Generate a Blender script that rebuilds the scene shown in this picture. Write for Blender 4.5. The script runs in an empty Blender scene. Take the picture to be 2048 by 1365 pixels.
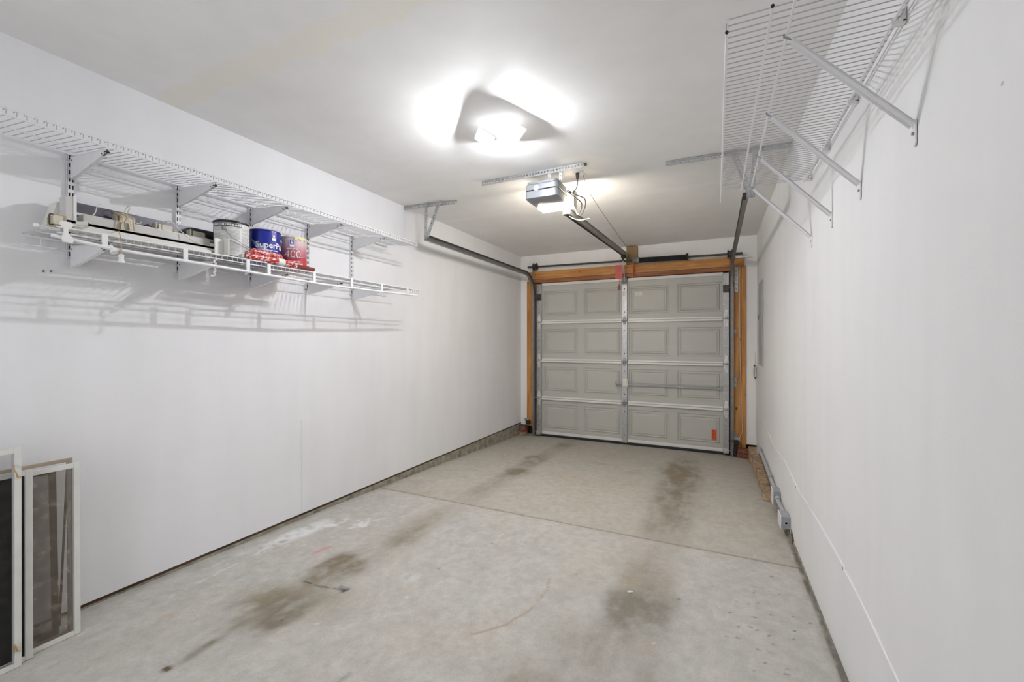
import bpy, bmesh, math, random
import numpy as np
from mathutils import Vector, Matrix

random.seed(7)
SC = bpy.context.scene
COL = SC.collection
D, W, H = 5.591, 2.949, 2.545          # back wall, right wall, ceiling (left wall is X=0)
BACK = -0.55                            # wall behind the camera

# ------------------------------------------------------------------ camera
cam = bpy.data.cameras.new('camera')
cam.lens = 15.0; cam.sensor_width = 36.0; cam.clip_start = 0.02
camo = bpy.data.objects.new('camera', cam); COL.objects.link(camo)
camo.location = (2.525, 0.0, 1.3344)
camo.rotation_euler = (math.radians(90), 0, math.radians(25.516))
SC.camera = camo

# ------------------------------------------------------------------ exposure, world, light levels
vs = SC.view_settings
vs.view_transform = 'Standard'; vs.look = 'None'; vs.gamma = 1.0; vs.use_curve_mapping = False
vs.exposure = 0.04
world = bpy.data.worlds.new('world'); SC.world = world
world.use_nodes = True
world.node_tree.nodes['Background'].inputs[0].default_value = (0.6, 0.65, 0.7, 1)
world.node_tree.nodes['Background'].inputs[1].default_value = 0.05
LED_STRENGTH = 3700.0
LED_REAR = 1300.0
LED_LEFT = 6300.0                       # the panel that faces the garage door
LED_COLOR = (0.945, 0.96, 1.0)
OPENER_STRENGTH = 40.0                  # underside of the opener lamp lens
OPENER_SIDE = 2.2
OPENER_FRONT = 220.0                     # lens face towards the door
OPENER_COLOR = (1.0, 0.87, 0.70)
FILL_POWER = 15.5                      # added fill light, unseen behind the camera
ld = bpy.data.lights.new('fill_light', 'AREA'); ld.shape = 'RECTANGLE'
ld.size = 0.85; ld.size_y = 1.9; ld.energy = FILL_POWER; ld.color = (0.93, 0.955, 1.0)
lo = bpy.data.objects.new('fill_light', ld); COL.objects.link(lo)
lo.location = (1.1, BACK - 0.35, 1.2); lo.rotation_euler = (math.radians(90), 0, 0)


# ------------------------------------------------------------------ floor height: the slab falls towards the door
def fz(y):
    return float(np.interp(y, [-1, 0, 1, 1.5, 2.2, 2.8, 3.6, 4.7, 5.7],
                           [.158, .155, .147, .138, .130, .110, .086, .034, -.003]))


# ------------------------------------------------------------------ mesh builder
def V(p): return Vector((p[0], p[1], p[2]))


class MB:
    def __init__(s): s.v = []; s.f = []

    def add(s, vs_, fs_):
        n = len(s.v); s.v.extend([tuple(a) for a in vs_]); s.f.extend([tuple(i + n for i in f) for f in fs_]); return s

    def box(s, x0, x1, y0, y1, z0, z1):
        return s.add([(x0, y0, z0), (x1, y0, z0), (x1, y1, z0), (x0, y1, z0), (x0, y0, z1), (x1, y0, z1), (x1, y1, z1), (x0, y1, z1)],
                     [(0, 3, 2, 1), (4, 5, 6, 7), (0, 1, 5, 4), (1, 2, 6, 5), (2, 3, 7, 6), (3, 0, 4, 7)])

    def obox(s, c, ax, ay, az):
        """oriented box: centre and three half-extent vectors"""
        c = V(c); ax = V(ax); ay = V(ay); az = V(az)
        vv = [c + sx * ax + sy * ay + sz * az for sz in (-1, 1) for sx, sy in ((-1, -1), (1, -1), (1, 1), (-1, 1))]
        return s.add(vv, [(0, 3, 2, 1), (4, 5, 6, 7), (0, 1, 5, 4), (1, 2, 6, 5), (2, 3, 7, 6), (3, 0, 4, 7)])

    def bar(s, p0, p1, w, h, up=(0, 0, 1)):
        p0 = V(p0); p1 = V(p1); d = (p1 - p0); L = d.length; d.normalize()
        u = V(up); sd = d.cross(u)
        if sd.length < 1e-5: sd = d.cross(Vector((1, 0, 0)))
        sd.normalize(); u = sd.cross(d)
        return s.obox((p0 + p1) / 2, d * L / 2, sd * w / 2, u * h / 2)

    def cyl(s, p0, p1, r0, r1=None, n=16, caps=True):
        r1 = r0 if r1 is None else r1
        p0 = V(p0); p1 = V(p1); d = (p1 - p0).normalized()
        a = d.orthogonal().normalized(); b = d.cross(a)
        vv = []
        for p, r in ((p0, r0), (p1, r1)):
            for i in range(n):
                t = 2 * math.pi * i / n
                vv.append(p + a * math.cos(t) * r + b * math.sin(t) * r)
        ff = [(i, (i + 1) % n, n + (i + 1) % n, n + i) for i in range(n)]
        if caps: ff += [tuple(range(n - 1, -1, -1)), tuple(range(n, 2 * n))]
        return s.add(vv, ff)

    def tube(s, pts, r, n=8, closed=False):
        pts = [V(p) for p in pts]; m = len(pts); vv = []; a = None
        for i, p in enumerate(pts):
            if closed: d = (pts[(i + 1) % m] - pts[i - 1])
            else: d = pts[min(i + 1, m - 1)] - pts[max(i - 1, 0)]
            d.normalize()
            if a is None: a = d.orthogonal().normalized()
            else:
                a = (a - d * a.dot(d))
                a = a.normalized() if a.length > 1e-6 else d.orthogonal().normalized()
            b = d.cross(a)
            rr = r[i] if isinstance(r, (list, tuple)) else r
            for k in range(n):
                t = 2 * math.pi * k / n
                vv.append(p + a * math.cos(t) * rr + b * math.sin(t) * rr)
        ff = []
        for i in range(m if closed else m - 1):
            j = (i + 1) % m
            for k in range(n): ff.append((i * n + k, i * n + (k + 1) % n, j * n + (k + 1) % n, j * n + k))
        if not closed: ff += [tuple(range(n - 1, -1, -1)), tuple(range((m - 1) * n, m * n))]
        return s.add(vv, ff)

    def prism(s, poly, off):
        """poly: 3D points (planar), off: extrusion vector"""
        n = len(poly); o = V(off); P = [V(p) for p in poly]
        vv = P + [p + o for p in P]
        ff = [tuple(range(n - 1, -1, -1)), tuple(range(n, 2 * n))] + [(i, (i + 1) % n, n + (i + 1) % n, n + i) for i in range(n)]
        return s.add(vv, ff)

    def lathe(s, c, prof, n=24, axis=(0, 0, 1), caps=True):
        """prof: list of (r, h) along axis from c"""
        d = V(axis).normalized(); a = d.orthogonal().normalized(); b = d.cross(a); c = V(c); vv = []
        for r, h in prof:
            for k in range(n):
                t = 2 * math.pi * k / n
                vv.append(c + d * h + a * math.cos(t) * r + b * math.sin(t) * r)
        m = len(prof)
        ff = [(i * n + k, i * n + (k + 1) % n, (i + 1) * n + (k + 1) % n, (i + 1) * n + k) for i in range(m - 1) for k in range(n)]
        if caps: ff += [tuple(range(n - 1, -1, -1)), tuple(range((m - 1) * n, m * n))]
        return s.add(vv, ff)

    def perf(s, p0, p1, wd, width, th=0.0022, pitch=0.022, hole=0.012, hw=0.4):
        """thin perforated metal strip from p0 to p1, width along wd, real slots"""
        p0 = V(p0); p1 = V(p1); d = p1 - p0; L = d.length; d.normalize(); w = V(wd).normalized(); nrm = d.cross(w).normalized()
        def q(a0, a1, b0, b1):
            c = p0 + d * (a0 + a1) / 2 + w * (b0 + b1) / 2
            s.obox(c, d * (a1 - a0) / 2, w * (b1 - b0) / 2, nrm * th / 2)
        m0 = width * (0.5 - hw / 2); m1 = width * (0.5 + hw / 2)
        q(0, L, 0, m0); q(0, L, m1, width)
        k = max(1, int(L / pitch)); pt = L / k
        for i in range(k):
            q(i * pt, i * pt + (pt - hole), m0, m1)
        return s

    def out(s, name, mat, parent=None, smooth=None, bevel=0.0, merge=False):
        me = bpy.data.meshes.new(name)
        org = parent_origin(parent)
        vv = [(a[0] - org[0], a[1] - org[1], a[2] - org[2]) for a in s.v]
        me.from_pydata(vv, [], s.f); me.validate()
        me.materials.append(mat)
        bm = bmesh.new(); bm.from_mesh(me)
        if merge: bmesh.ops.remove_doubles(bm, verts=bm.verts, dist=1e-5)
        bmesh.ops.recalc_face_normals(bm, faces=bm.faces)
        bm.to_mesh(me); bm.free()
        if smooth:
            me.shade_smooth(); me.set_sharp_from_angle(angle=math.radians(smooth))
        o = bpy.data.objects.new(name, me); COL.objects.link(o)
        if parent is not None: o.parent = parent
        if bevel:
            m = o.modifiers.new('bevel', 'BEVEL'); m.width = bevel; m.segments = 2; m.limit_method = 'ANGLE'
            m.angle_limit = math.radians(40)
        return o


def parent_origin(p):
    o = Vector((0, 0, 0))
    while p is not None:
        o += p.location; p = p.parent
    return o


def tag(o, label, cat, group=None, kind=None):
    o['label'] = label; o['category'] = cat
    if group: o['group'] = group
    if kind: o['kind'] = kind
    return o


def thing(name, loc, label, cat, group=None):
    o = bpy.data.objects.new(name, None); COL.objects.link(o); o.location = loc
    o.empty_display_size = 0.05
    return tag(o, label, cat, group)


def copy_thing(r, loc, label=None):
    n = r.copy(); COL.objects.link(n); n.location = loc
    if label: n['label'] = label
    for c in list(r.children):
        k = c.copy(); COL.objects.link(k); k.parent = n
        for g in list(c.children):
            kk = g.copy(); COL.objects.link(kk); kk.parent = k
    return n


def struct(name, mb, mat, **kw):
    o = mb.out(name, mat, **kw); o['kind'] = 'structure'; return o


# ------------------------------------------------------------------ materials
def lin(c):
    return tuple(((x / 255) / 12.92 if x / 255 <= 0.04045 else ((x / 255 + 0.055) / 1.055) ** 2.4) for x in c)


def mat(name, col, rough=0.5, metal=0.0, var=0.0, vscale=8.0, bump=0.0, bscale=60.0, stretch=(1, 1, 1), col2=None, spec=0.5, em=None, ems=0.0):
    m = bpy.data.materials.new(name); m.use_nodes = True; nt = m.node_tree; N = nt.nodes; L = nt.links
    b = N['Principled BSDF']; b.inputs['Roughness'].default_value = rough; b.inputs['Metallic'].default_value = metal
    b.inputs['Specular IOR Level'].default_value = spec
    b.inputs['Base Color'].default_value = (*col, 1)
    tc = N.new('ShaderNodeTexCoord'); mp = N.new('ShaderNodeMapping'); mp.inputs['Scale'].default_value = stretch
    L.new(tc.outputs['Object'], mp.inputs[0])
    if var or col2:
        n = N.new('ShaderNodeTexNoise'); n.inputs['Scale'].default_value = vscale; n.inputs['Detail'].default_value = 6
        n.inputs['Roughness'].default_value = 0.6
        L.new(mp.outputs[0], n.inputs['Vector'])
        r = N.new('ShaderNodeValToRGB'); r.color_ramp.elements[0].position = 0.35; r.color_ramp.elements[1].position = 0.65
        c2 = col2 if col2 else tuple(max(0, x * (1 - var)) for x in col)
        r.color_ramp.elements[0].color = (*c2, 1); r.color_ramp.elements[1].color = (*col, 1)
        L.new(n.outputs['Fac'], r.inputs[0]); L.new(r.outputs[0], b.inputs['Base Color'])
    if bump:
        n2 = N.new('ShaderNodeTexNoise'); n2.inputs['Scale'].default_value = bscale; n2.inputs['Detail'].default_value = 4
        L.new(mp.outputs[0], n2.inputs['Vector'])
        bp = N.new('ShaderNodeBump'); bp.inputs['Strength'].default_value = bump; bp.inputs['Distance'].default_value = 0.002
        L.new(n2.outputs['Fac'], bp.inputs['Height']); L.new(bp.outputs[0], b.inputs['Normal'])
    if em:
        b.inputs['Emission Color'].default_value = (*em, 1); b.inputs['Emission Strength'].default_value = ems
    return m


def drywall(name, col, seams=(), dirt=0.0, vert=False):
    """painted drywall; seams: list of (axis, pos, width, from, to) tape bands along the other axis"""
    m = mat(name, col, 0.62, var=0.035, vscale=1.6, bump=0.12, bscale=220, spec=0.3)
    nt = m.node_tree; N = nt.nodes; L = nt.links; b = N['Principled BSDF']
    tc = N['Texture Coordinate']; sep = N.new('ShaderNodeSeparateXYZ'); L.new(tc.outputs['Object'], sep.inputs[0])
    cur = b.inputs['Base Color'].links[0].from_socket
    # faint rolled-paint streaks and scuffs
    mp = N.new('ShaderNodeMapping'); mp.inputs['Scale'].default_value = (1, 1, 1) if not vert else (1.0, 1.0, 0.12)
    L.new(tc.outputs['Object'], mp.inputs[0])
    n = N.new('ShaderNodeTexNoise'); n.inputs['Scale'].default_value = 7; n.inputs['Detail'].default_value = 5; L.new(mp.outputs[0], n.inputs['Vector'])
    r = N.new('ShaderNodeValToRGB'); r.color_ramp.elements[0].position = 0.3; r.color_ramp.elements[0].color = (.97, .97, .97, 1)
    r.color_ramp.elements[1].position = 0.6; r.color_ramp.elements[1].color = (1, 1, 1, 1)
    L.new(n.outputs['Fac'], r.inputs[0])
    mx = N.new('ShaderNodeMix'); mx.data_type = 'RGBA'; mx.blend_type = 'MULTIPLY'; mx.inputs[0].default_value = 1
    L.new(cur, mx.inputs[6]); L.new(r.outputs[0], mx.inputs[7]); cur = mx.outputs[2]
    # tiny dents and specks
    vo = N.new('ShaderNodeTexVoronoi'); vo.inputs['Scale'].default_value = 3.3; L.new(tc.outputs['Object'], vo.inputs['Vector'])
    lt = N.new('ShaderNodeMath'); lt.operation = 'LESS_THAN'; lt.inputs[1].default_value = 0.016; L.new(vo.outputs['Distance'], lt.inputs[0])
    lm = N.new('ShaderNodeMath'); lm.operation = 'MULTIPLY'; lm.inputs[1].default_value = 0.5; L.new(lt.outputs[0], lm.inputs[0])
    mx = N.new('ShaderNodeMix'); mx.data_type = 'RGBA'; L.new(lm.outputs[0], mx.inputs[0]); L.new(cur, mx.inputs[6])
    mx.inputs[7].default_value = (.25, .25, .24, 1); cur = mx.outputs[2]
    for ax, pos, wd, tint, amt in seams:
        # band centred on pos along axis ax, edge wobbled by noise
        a = N.new('ShaderNodeMath'); a.operation = 'SUBTRACT'; a.inputs[1].default_value = pos; L.new(sep.outputs[ax], a.inputs[0])
        n3 = N.new('ShaderNodeTexNoise'); n3.inputs['Scale'].default_value = 9; n3.inputs['Detail'].default_value = 6; L.new(tc.outputs['Object'], n3.inputs['Vector'])
        w = N.new('ShaderNodeMath'); w.operation = 'MULTIPLY_ADD'; w.inputs[1].default_value = wd * 1.2; w.inputs[2].default_value = -wd * 0.6; L.new(n3.outputs['Fac'], w.inputs[0])
        s2 = N.new('ShaderNodeMath'); s2.operation = 'ADD'; L.new(a.outputs[0], s2.inputs[0]); L.new(w.outputs[0], s2.inputs[1])
        ab = N.new('ShaderNodeMath'); ab.operation = 'ABSOLUTE'; L.new(s2.outputs[0], ab.inputs[0])
        mr = N.new('ShaderNodeMapRange'); mr.interpolation_type = 'SMOOTHSTEP'; mr.inputs[1].default_value = wd * 0.35; mr.inputs[2].default_value = wd * 0.55
        mr.inputs[3].default_value = amt; mr.inputs[4].default_value = 0; L.new(ab.outputs[0], mr.inputs[0])
        mx = N.new('ShaderNodeMix'); mx.data_type = 'RGBA'; L.new(mr.outputs[0], mx.inputs[0]); L.new(cur, mx.inputs[6])
        mx.inputs[7].default_value = (*tint, 1); cur = mx.outputs[2]
    L.new(cur, b.inputs['Base Color'])
    return m


def woodmat(name, c1, c2, axis):
    """grain stretched along axis (0,1,2) with knots"""
    m = bpy.data.materials.new(name); m.use_nodes = True; nt = m.node_tree; N = nt.nodes; L = nt.links
    b = N['Principled BSDF']; b.inputs['Roughness'].default_value = 0.55
    tc = N.new('ShaderNodeTexCoord'); mp = N.new('ShaderNodeMapping')
    sc = [14, 14, 14]; sc[axis] = 1.2; mp.inputs['Scale'].default_value = sc
    L.new(tc.outputs['Object'], mp.inputs[0])
    n = N.new('ShaderNodeTexNoise'); n.inputs['Scale'].default_value = 2.2; n.inputs['Detail'].default_value = 8; n.inputs['Distortion'].default_value = 0.6
    L.new(mp.outputs[0], n.inputs['Vector'])
    r = N.new('ShaderNodeValToRGB'); r.color_ramp.elements[0].position = 0.32; r.color_ramp.elements[1].position = 0.66
    r.color_ramp.elements[0].color = (*c2, 1); r.color_ramp.elements[1].color = (*c1, 1)
    L.new(n.outputs['Fac'], r.inputs[0]); cur = r.outputs[0]
    mp2 = N.new('ShaderNodeMapping'); s3 = [1, 1, 1]; s3[axis] = 0.6; mp2.inputs['Scale'].default_value = s3
    L.new(tc.outputs['Object'], mp2.inputs[0])
    for scl, th, col in ((7.0, 0.085, (.05, .018, .006)), (19.0, 0.06, (.07, .03, .01))):
        vo = N.new('ShaderNodeTexVoronoi'); vo.inputs['Scale'].default_value = scl; L.new(mp2.outputs[0], vo.inputs['Vector'])
        mr = N.new('ShaderNodeMapRange'); mr.interpolation_type = 'SMOOTHSTEP'; mr.inputs[1].default_value = th * 0.5; mr.inputs[2].default_value = th * 1.3
        mr.inputs[3].default_value = 0.9; mr.inputs[4].default_value = 0; L.new(vo.outputs['Distance'], mr.inputs[0])
        mx = N.new('ShaderNodeMix'); mx.data_type = 'RGBA'; L.new(mr.outputs[0], mx.inputs[0]); L.new(cur, mx.inputs[6]); mx.inputs[7].default_value = (*col, 1)
        cur = mx.outputs[2]
    L.new(cur, b.inputs['Base Color'])
    return m


M = {}
M['ceiling'] = drywall('ceiling_paint', (.925, .92, .905), seams=((1, 1.20, .13, (.91, .88, .79), .75), (1, 3.62, .10, (.94, .935, .925), .55), (1, 4.84, .12, (.885, .875, .86), .5)))
M['wall_l'] = drywall('wall_paint_left', (.885, .885, .905), vert=True)
M['wall_r'] = drywall('wall_paint_right', (.885, .885, .89), vert=True)
M['wall_b'] = drywall('wall_paint_back', (.90, .895, .885), vert=True)
M['wire'] = mat('white_epoxy_wire', (.84, .84, .85), 0.32)
M['crosswire'] = mat('thin_wire_shade_toned', (.50, .50, .51), 0.4)  # darker than the rods: shade of the wire undersides put into the colour
M['wiregrey'] = mat('white_coated_steel', (.80, .80, .82), 0.35, var=.05, vscale=20)
M['oldwhite'] = mat('aged_white_plastic', (.80, .79, .74), 0.4, var=.12, vscale=14)
M['slot'] = mat('dark_slot', (.02, .02, .02), 0.8)
M['galv'] = mat('galvanised_steel', (.52, .53, .54), 0.42, 0.75, var=.25, vscale=45, bump=.05)
M['galvbright'] = mat('bright_zinc', (.78, .78, .78), 0.35, 0.5, var=.15, vscale=40)
M['galvdull'] = mat('dull_galvanised_steel', (.40, .40, .40), 0.5, 0.5, var=.2, vscale=30)
M['track'] = mat('track_steel', (.28, .28, .285), 0.42, 0.7, var=.2, vscale=18)
M['darksteel'] = mat('dark_oiled_steel', (.09, .085, .085), 0.45, 0.5, var=.3, vscale=12)
M['black'] = mat('black_rubber', (.012, .012, .013), 0.6)
M['doorpaint'] = mat('door_paint', (.52, .515, .48), 0.45, var=.04, vscale=3, bump=.06, bscale=90, stretch=(.3, 1, 3))
M['doorstrip'] = mat('door_joint_paint', (.80, .79, .76), 0.4, var=.04, vscale=6, stretch=(.2, 1, 1))
M['woodh'] = woodmat('pine_header', (.66, .325, .095), (.42, .17, .04), 0)
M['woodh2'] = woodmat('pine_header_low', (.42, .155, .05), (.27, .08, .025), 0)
M['woodv'] = woodmat('pine_post', (.60, .30, .09), (.40, .175, .045), 2)
M['block'] = woodmat('pressure_treated_block', (.34, .21, .085), (.25, .145, .05), 2)
M['darkwood'] = mat('dark_wood_plate', (.13, .07, .035), 0.8, var=.6, vscale=12, stretch=(1, .3, 2))
M['curb'] = mat('curb_concrete', (.40, .37, .31), 0.9, vscale=16, col2=(.20, .18, .14), bump=.6, bscale=70)
M['brick'] = mat('brick_worn', (.50, .36, .23), 0.9, vscale=22, col2=(.26, .165, .10), bump=.7, bscale=60)
M['brickred'] = mat('brick_red', (.30, .10, .06), 0.9, vscale=22, col2=(.13, .055, .035), bump=.7, bscale=60)
M['grey'] = mat('grey_enamel', (.42, .42, .44), 0.45, var=.06)
M['greypvc'] = mat('grey_pvc', (.46, .47, .49), 0.45, var=.08)
M['greyside'] = mat('grey_box_side', (.36, .36, .41), 0.45, var=.05)
M['whiteplastic'] = mat('white_plastic', (.83, .83, .82), 0.35)
M['brightwhite'] = mat('bright_white_cable', (.95, .95, .95), 0.3)
M['cream'] = mat('cream_plastic', (.66, .62, .50), 0.4, var=.1, vscale=30)
M['cord'] = mat('cream_cord', (.74, .69, .57), 0.7)
M['cordy'] = mat('yellowed_cord', (.50, .33, .13), 0.7)
M['housing'] = mat('silver_grey_housing', (.33, .345, .37), 0.30, 0.25, var=.06, vscale=8)
M['cordgrey'] = mat('grey_cord', (.07, .065, .06), 0.5)
M['lens'] = mat('lit_lamp_lens', (.9, .85, .7), 0.3, em=OPENER_COLOR, ems=OPENER_STRENGTH)
M['lens_front'] = mat('lit_lamp_lens_front', (.9, .85, .7), 0.3, em=(1.0, .90, .77), ems=OPENER_FRONT)
M['lens_side'] = mat('lit_lamp_lens_side', (.9, .85, .7), 0.3, em=OPENER_COLOR, ems=OPENER_SIDE)
M['led'] = mat('lit_led_panel', (.9, .9, .9), 0.3, em=LED_COLOR, ems=LED_STRENGTH)
M['led_rear'] = mat('lit_led_panel_rear', (.9, .9, .9), 0.3, em=LED_COLOR, ems=LED_REAR)
M['led_left'] = mat('lit_led_panel_left', (.9, .9, .9), 0.3, em=LED_COLOR, ems=LED_LEFT)
M['ledbody'] = mat('lamp_plastic_added_glow', (.9, .9, .9), 0.4, em=LED_COLOR, ems=2.6)
M['ledback'] = mat('panel_housing_added_glow', (.9, .9, .9), 0.4, em=LED_COLOR, ems=1.3)  # glow added to body, panel backs and lampholder to brighten the ceiling nearby
M['ledbase'] = mat('lampholder_added_glow', (.9, .9, .9), 0.4, em=LED_COLOR, ems=1.2)
M['redtag'] = mat('red_tag', (.62, .07, .06), 0.5, var=.2, vscale=50)
M['orangetag'] = mat('orange_tag', (.85, .12, .035), 0.5, var=.1, vscale=40)
M['darkred'] = mat('dark_red_plastic', (.17, .012, .012), 0.35)
M['slate'] = mat('slate_metal', (.12, .12, .145), 0.35, 0.4, var=.2, vscale=10)
M['railwhite'] = mat('rail_white_enamel', (.80, .79, .76), 0.35, var=.06, vscale=10)
M['railgrey'] = mat('rail_grey_enamel', (.60, .59, .57), 0.4, var=.08, vscale=10)
M['card'] = mat('cardboard', (.50, .40, .26), 0.85, var=.2, vscale=20)
M['aluwhite'] = mat('white_aluminium_frame', (.72, .72, .68), 0.4, var=.08, vscale=12)
M['framewood'] = mat('raw_wood_frame', (.50, .41, .31), 0.7, var=.25, vscale=20)
M['browntrim'] = mat('brown_frame', (.13, .095, .07), 0.6, var=.2, vscale=20)


def screenmat(name, col, opacity):
    m = bpy.data.materials.new(name); m.use_nodes = True; nt = m.node_tree; N = nt.nodes; L = nt.links
    b = N['Principled BSDF']; b.inputs['Roughness'].default_value = 0.8
    tc = N.new('ShaderNodeTexCoord'); n = N.new('ShaderNodeTexNoise'); n.inputs['Scale'].default_value = 30; n.inputs['Detail'].default_value = 8
    L.new(tc.outputs['Object'], n.inputs['Vector'])
    r = N.new('ShaderNodeValToRGB'); r.color_ramp.elements[0].position = 0.45; r.color_ramp.elements[1].position = 0.72
    r.color_ramp.elements[0].color = (*col, 1); r.color_ramp.elements[1].color = (*[min(1, c * 2.0 + .006) for c in col], 1)
    L.new(n.outputs['Fac'], r.inputs[0]); L.new(r.outputs[0], b.inputs['Base Color'])
    b.inputs['Alpha'].default_value = opacity
    return m


M['mesh_clear'] = screenmat('fibreglass_mesh_clean', (.03, .03, .032), .24)
M['mesh_dark'] = screenmat('fibreglass_mesh_dark', (.010, .008, .006), .96)
M['mesh_mid'] = screenmat('fibreglass_mesh_dusty', (.15, .125, .10), .60)


# ------------------------------------------------------------------ floor with its stains
def fbm(x, y, seed, octs=5):
    rng = np.random.RandomState(seed); out = np.zeros_like(x); amp = 1.0; tot = 0; f = 1.0
    for o in range(octs):
        g = rng.rand(64, 64); X = (x * f) % 64; Y = (y * f) % 64
        xi = X.astype(int); yi = Y.astype(int); fx = X - xi; fy = Y - yi
        fx = fx * fx * (3 - 2 * fx); fy = fy * fy * (3 - 2 * fy); x1 = (xi + 1) % 64; y1 = (yi + 1) % 64
        out += amp * (g[xi, yi] * (1 - fx) * (1 - fy) + g[x1, yi] * fx * (1 - fy) + g[xi, y1] * (1 - fx) * fy + g[x1, y1] * fx * fy)
        tot += amp; amp *= .55; f *= 2.03
    return out / tot


def build_floor():
    xs = np.linspace(0, W + .02, 300)
    ys = np.concatenate([np.arange(BACK - .1, 2.715, .010), [2.722, 2.728, 2.7315, 2.738, 2.742, 2.75], np.arange(2.762, 5.80, .014)])
    X, Y = np.meshgrid(xs, ys, indexing='ij')
    jy = 2.735 + .004 * (fbm(X * 3, Y * 0, 5) - .5)
    Z = np.interp(Y, [-1, 0, 1, 1.5, 2.2, 2.8, 3.6, 4.7, 5.7], [.158, .155, .147, .138, .130, .110, .086, .034, -.003])
    Z += .0015 * (fbm(X * 2, Y * 2, 3, 3) - .5)
    Z -= .006 * np.exp(-((Y - jy) / .004) ** 2)
    n1 = fbm(X * 2.1, Y * 2.1, 1); n2 = fbm(X * 9, Y * 9, 2); n3 = fbm(X * 34, Y * 34, 9, 3); n4 = fbm(X * 16 + 3, Y * 4.5, 77, 5); n5 = fbm(X * 26, Y * 22, 78, 4)
    mod = np.clip((.40 * n4 + .35 * n5 + .25 * n2 - .34) * 4.6, 0, 1.35)
    base = np.array([.540, .521, .482])
    C = np.ones(X.shape + (3,)) * base
    C *= (1 + .09 * (n1 - .5) + (.13 * (n2 - .5)) + .26 * (n3 - .5) + .20 * (n5 - .5))[..., None]
    # the far slab is a little greyer-brown and gets darker towards the door
    far = 1 / (1 + np.exp(-(Y - 2.735) / .01))
    C *= (1 - far * .07)[..., None] * (1 - far[..., None] * np.array([0, .012, .05]))
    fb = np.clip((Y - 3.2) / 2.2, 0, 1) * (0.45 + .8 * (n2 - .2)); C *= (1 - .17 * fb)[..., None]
    C *= 1 - (.07 * np.clip((n1 - .5) * 4, 0, 1))[..., None] * np.array([.6, .9, 1.4])

    def mixc(mask, col):
        nonlocal C
        mask = np.clip(mask, 0, 1)[..., None]; C = C * (1 - mask) + np.array(col) * mask

    def blob(cx, cy, rx, ry, ang=0, col=(.25, .225, .18), s=.5, wob=.7, soft=.6, seed=11, gr=6, edge=0.):
        a = math.radians(ang); dx = X - cx; dy = Y - cy
        u = (dx * math.cos(a) + dy * math.sin(a)) / rx; v = (-dx * math.sin(a) + dy * math.cos(a)) / ry
        d = np.sqrt(u * u + v * v) + wob * (fbm(X * gr + seed, Y * gr + seed * 2, seed) - .5) * 2
        mk = np.clip((1.12 - d) / (soft + .45) + .2, 0, 1); mk = mk * mk * (3 - 2 * mk)
        if edge: mixc(mk * s * np.clip((n5 - .27) * 4.5, 0, 1.15), col)
        else: mixc(mk * s * (.26 + 1.15 * mod), col)

    def line(pts, w, col, s, seed=21, brk=.0, wob=.01):
        best = np.full(X.shape, 9.0)
        ox = wob * (fbm(X * 12, Y * 12, seed) - .5); oy = wob * (fbm(X * 12, Y * 12, seed + 1) - .5)
        for (ax, ay), (bx, by) in zip(pts[:-1], pts[1:]):
            vx, vy = bx - ax, by - ay; t = np.clip(((X + ox - ax) * vx + (Y + oy - ay) * vy) / (vx * vx + vy * vy), 0, 1)
            best = np.minimum(best, np.hypot(X + ox - ax - t * vx, Y + oy - ay - t * vy))
        mk = np.clip(1.3 - best / w, 0, 1) * np.clip((fbm(X * 20, Y * 20, seed + 3) - brk) * 5, 0, 1)
        mixc(mk * s, col)
    dk = (.235, .205, .155); dkb = (.27, .22, .15)
    # right wheel path
    for cx0, hw, ya, yb, ss in ((2.23, .155, 2.6, 5.35, .30), (2.21, .15, 1.0, 2.7, .24), (.79, .115, 2.7, 5.45, .26), (.78, .14, .9, 2.72, .22)):
        mk = np.clip((hw - np.abs(X - cx0 + .06 * (n1 - .5))) / .07 + .3, 0, 1) * np.clip((Y - ya) / .3, 0, 1) * np.clip((yb - Y) / .3, 0, 1)
        mixc(mk * ss * (.35 + .9 * mod), (.27, .24, .19))
    blob(2.22, 4.45, .19, .62, 0, dk, .78, .35, .8, 31); blob(2.20, 4.42, .16, .30, 0, dkb, .55, .5, .8, 32)
    blob(2.24, 3.75, .21, .65, 0, dk, .55, .45, .9, 33); blob(2.24, 3.15, .17, .5, 0, dk, .30, .5, 1, 34)
    blob(2.22, 2.35, .14, .38, 0, (.36, .31, .25), .5, .6, 1, 35); blob(2.20, 1.95, .17, .22, 0, (.25, .23, .19), .62, .7, .9, 36)
    blob(2.10, 1.62, .22, .22, 0, (.33, .30, .25), .5, .7, 1.0, 37); blob(2.05, 1.34, .28, .2, 0, (.30, .26, .20), .5, .7, 1.0, 38)
    # left wheel path
    blob(.80, 5.2, .13, .35, 0, dk, .45, .4, .9, 41); blob(.76, 4.30, .13, .33, 0, dk, .75, .5, .8, 42)
    blob(.80, 3.70, .13, .24, 0, dk, .72, .6, .8, 43); blob(.80, 3.05, .12, .45, 0, dk, .34, .5, 1, 44)
    blob(.78, 2.25, .11, .36, 0, (.33, .29, .22), .50, .6, .9, 45); blob(.84, 2.05, .14, .12, 0, (.30, .27, .20), .5, .8, .9, 46)
    blob(.72, 1.66, .12, .17, 0, (.24, .20, .14), .75, .8, .8, 47); blob(.76, 1.42, .13, .11, 0, (.28, .24, .17), .5, .8, .9, 48)
    blob(.62, 1.22, .16, .16, 0, (.27, .235, .17), .6, .8, .8, 149); blob(.86, 1.40, .16, .14, 0, (.30, .265, .20), .45, .8, .8, 150); blob(.60, 1.28, .10, .10, 0, (.29, .25, .18), .55, .8, .8, 49); blob(.82, 1.26, .13, .12, 0, (.24, .21, .16), .65, .9, .8, 50)
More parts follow.
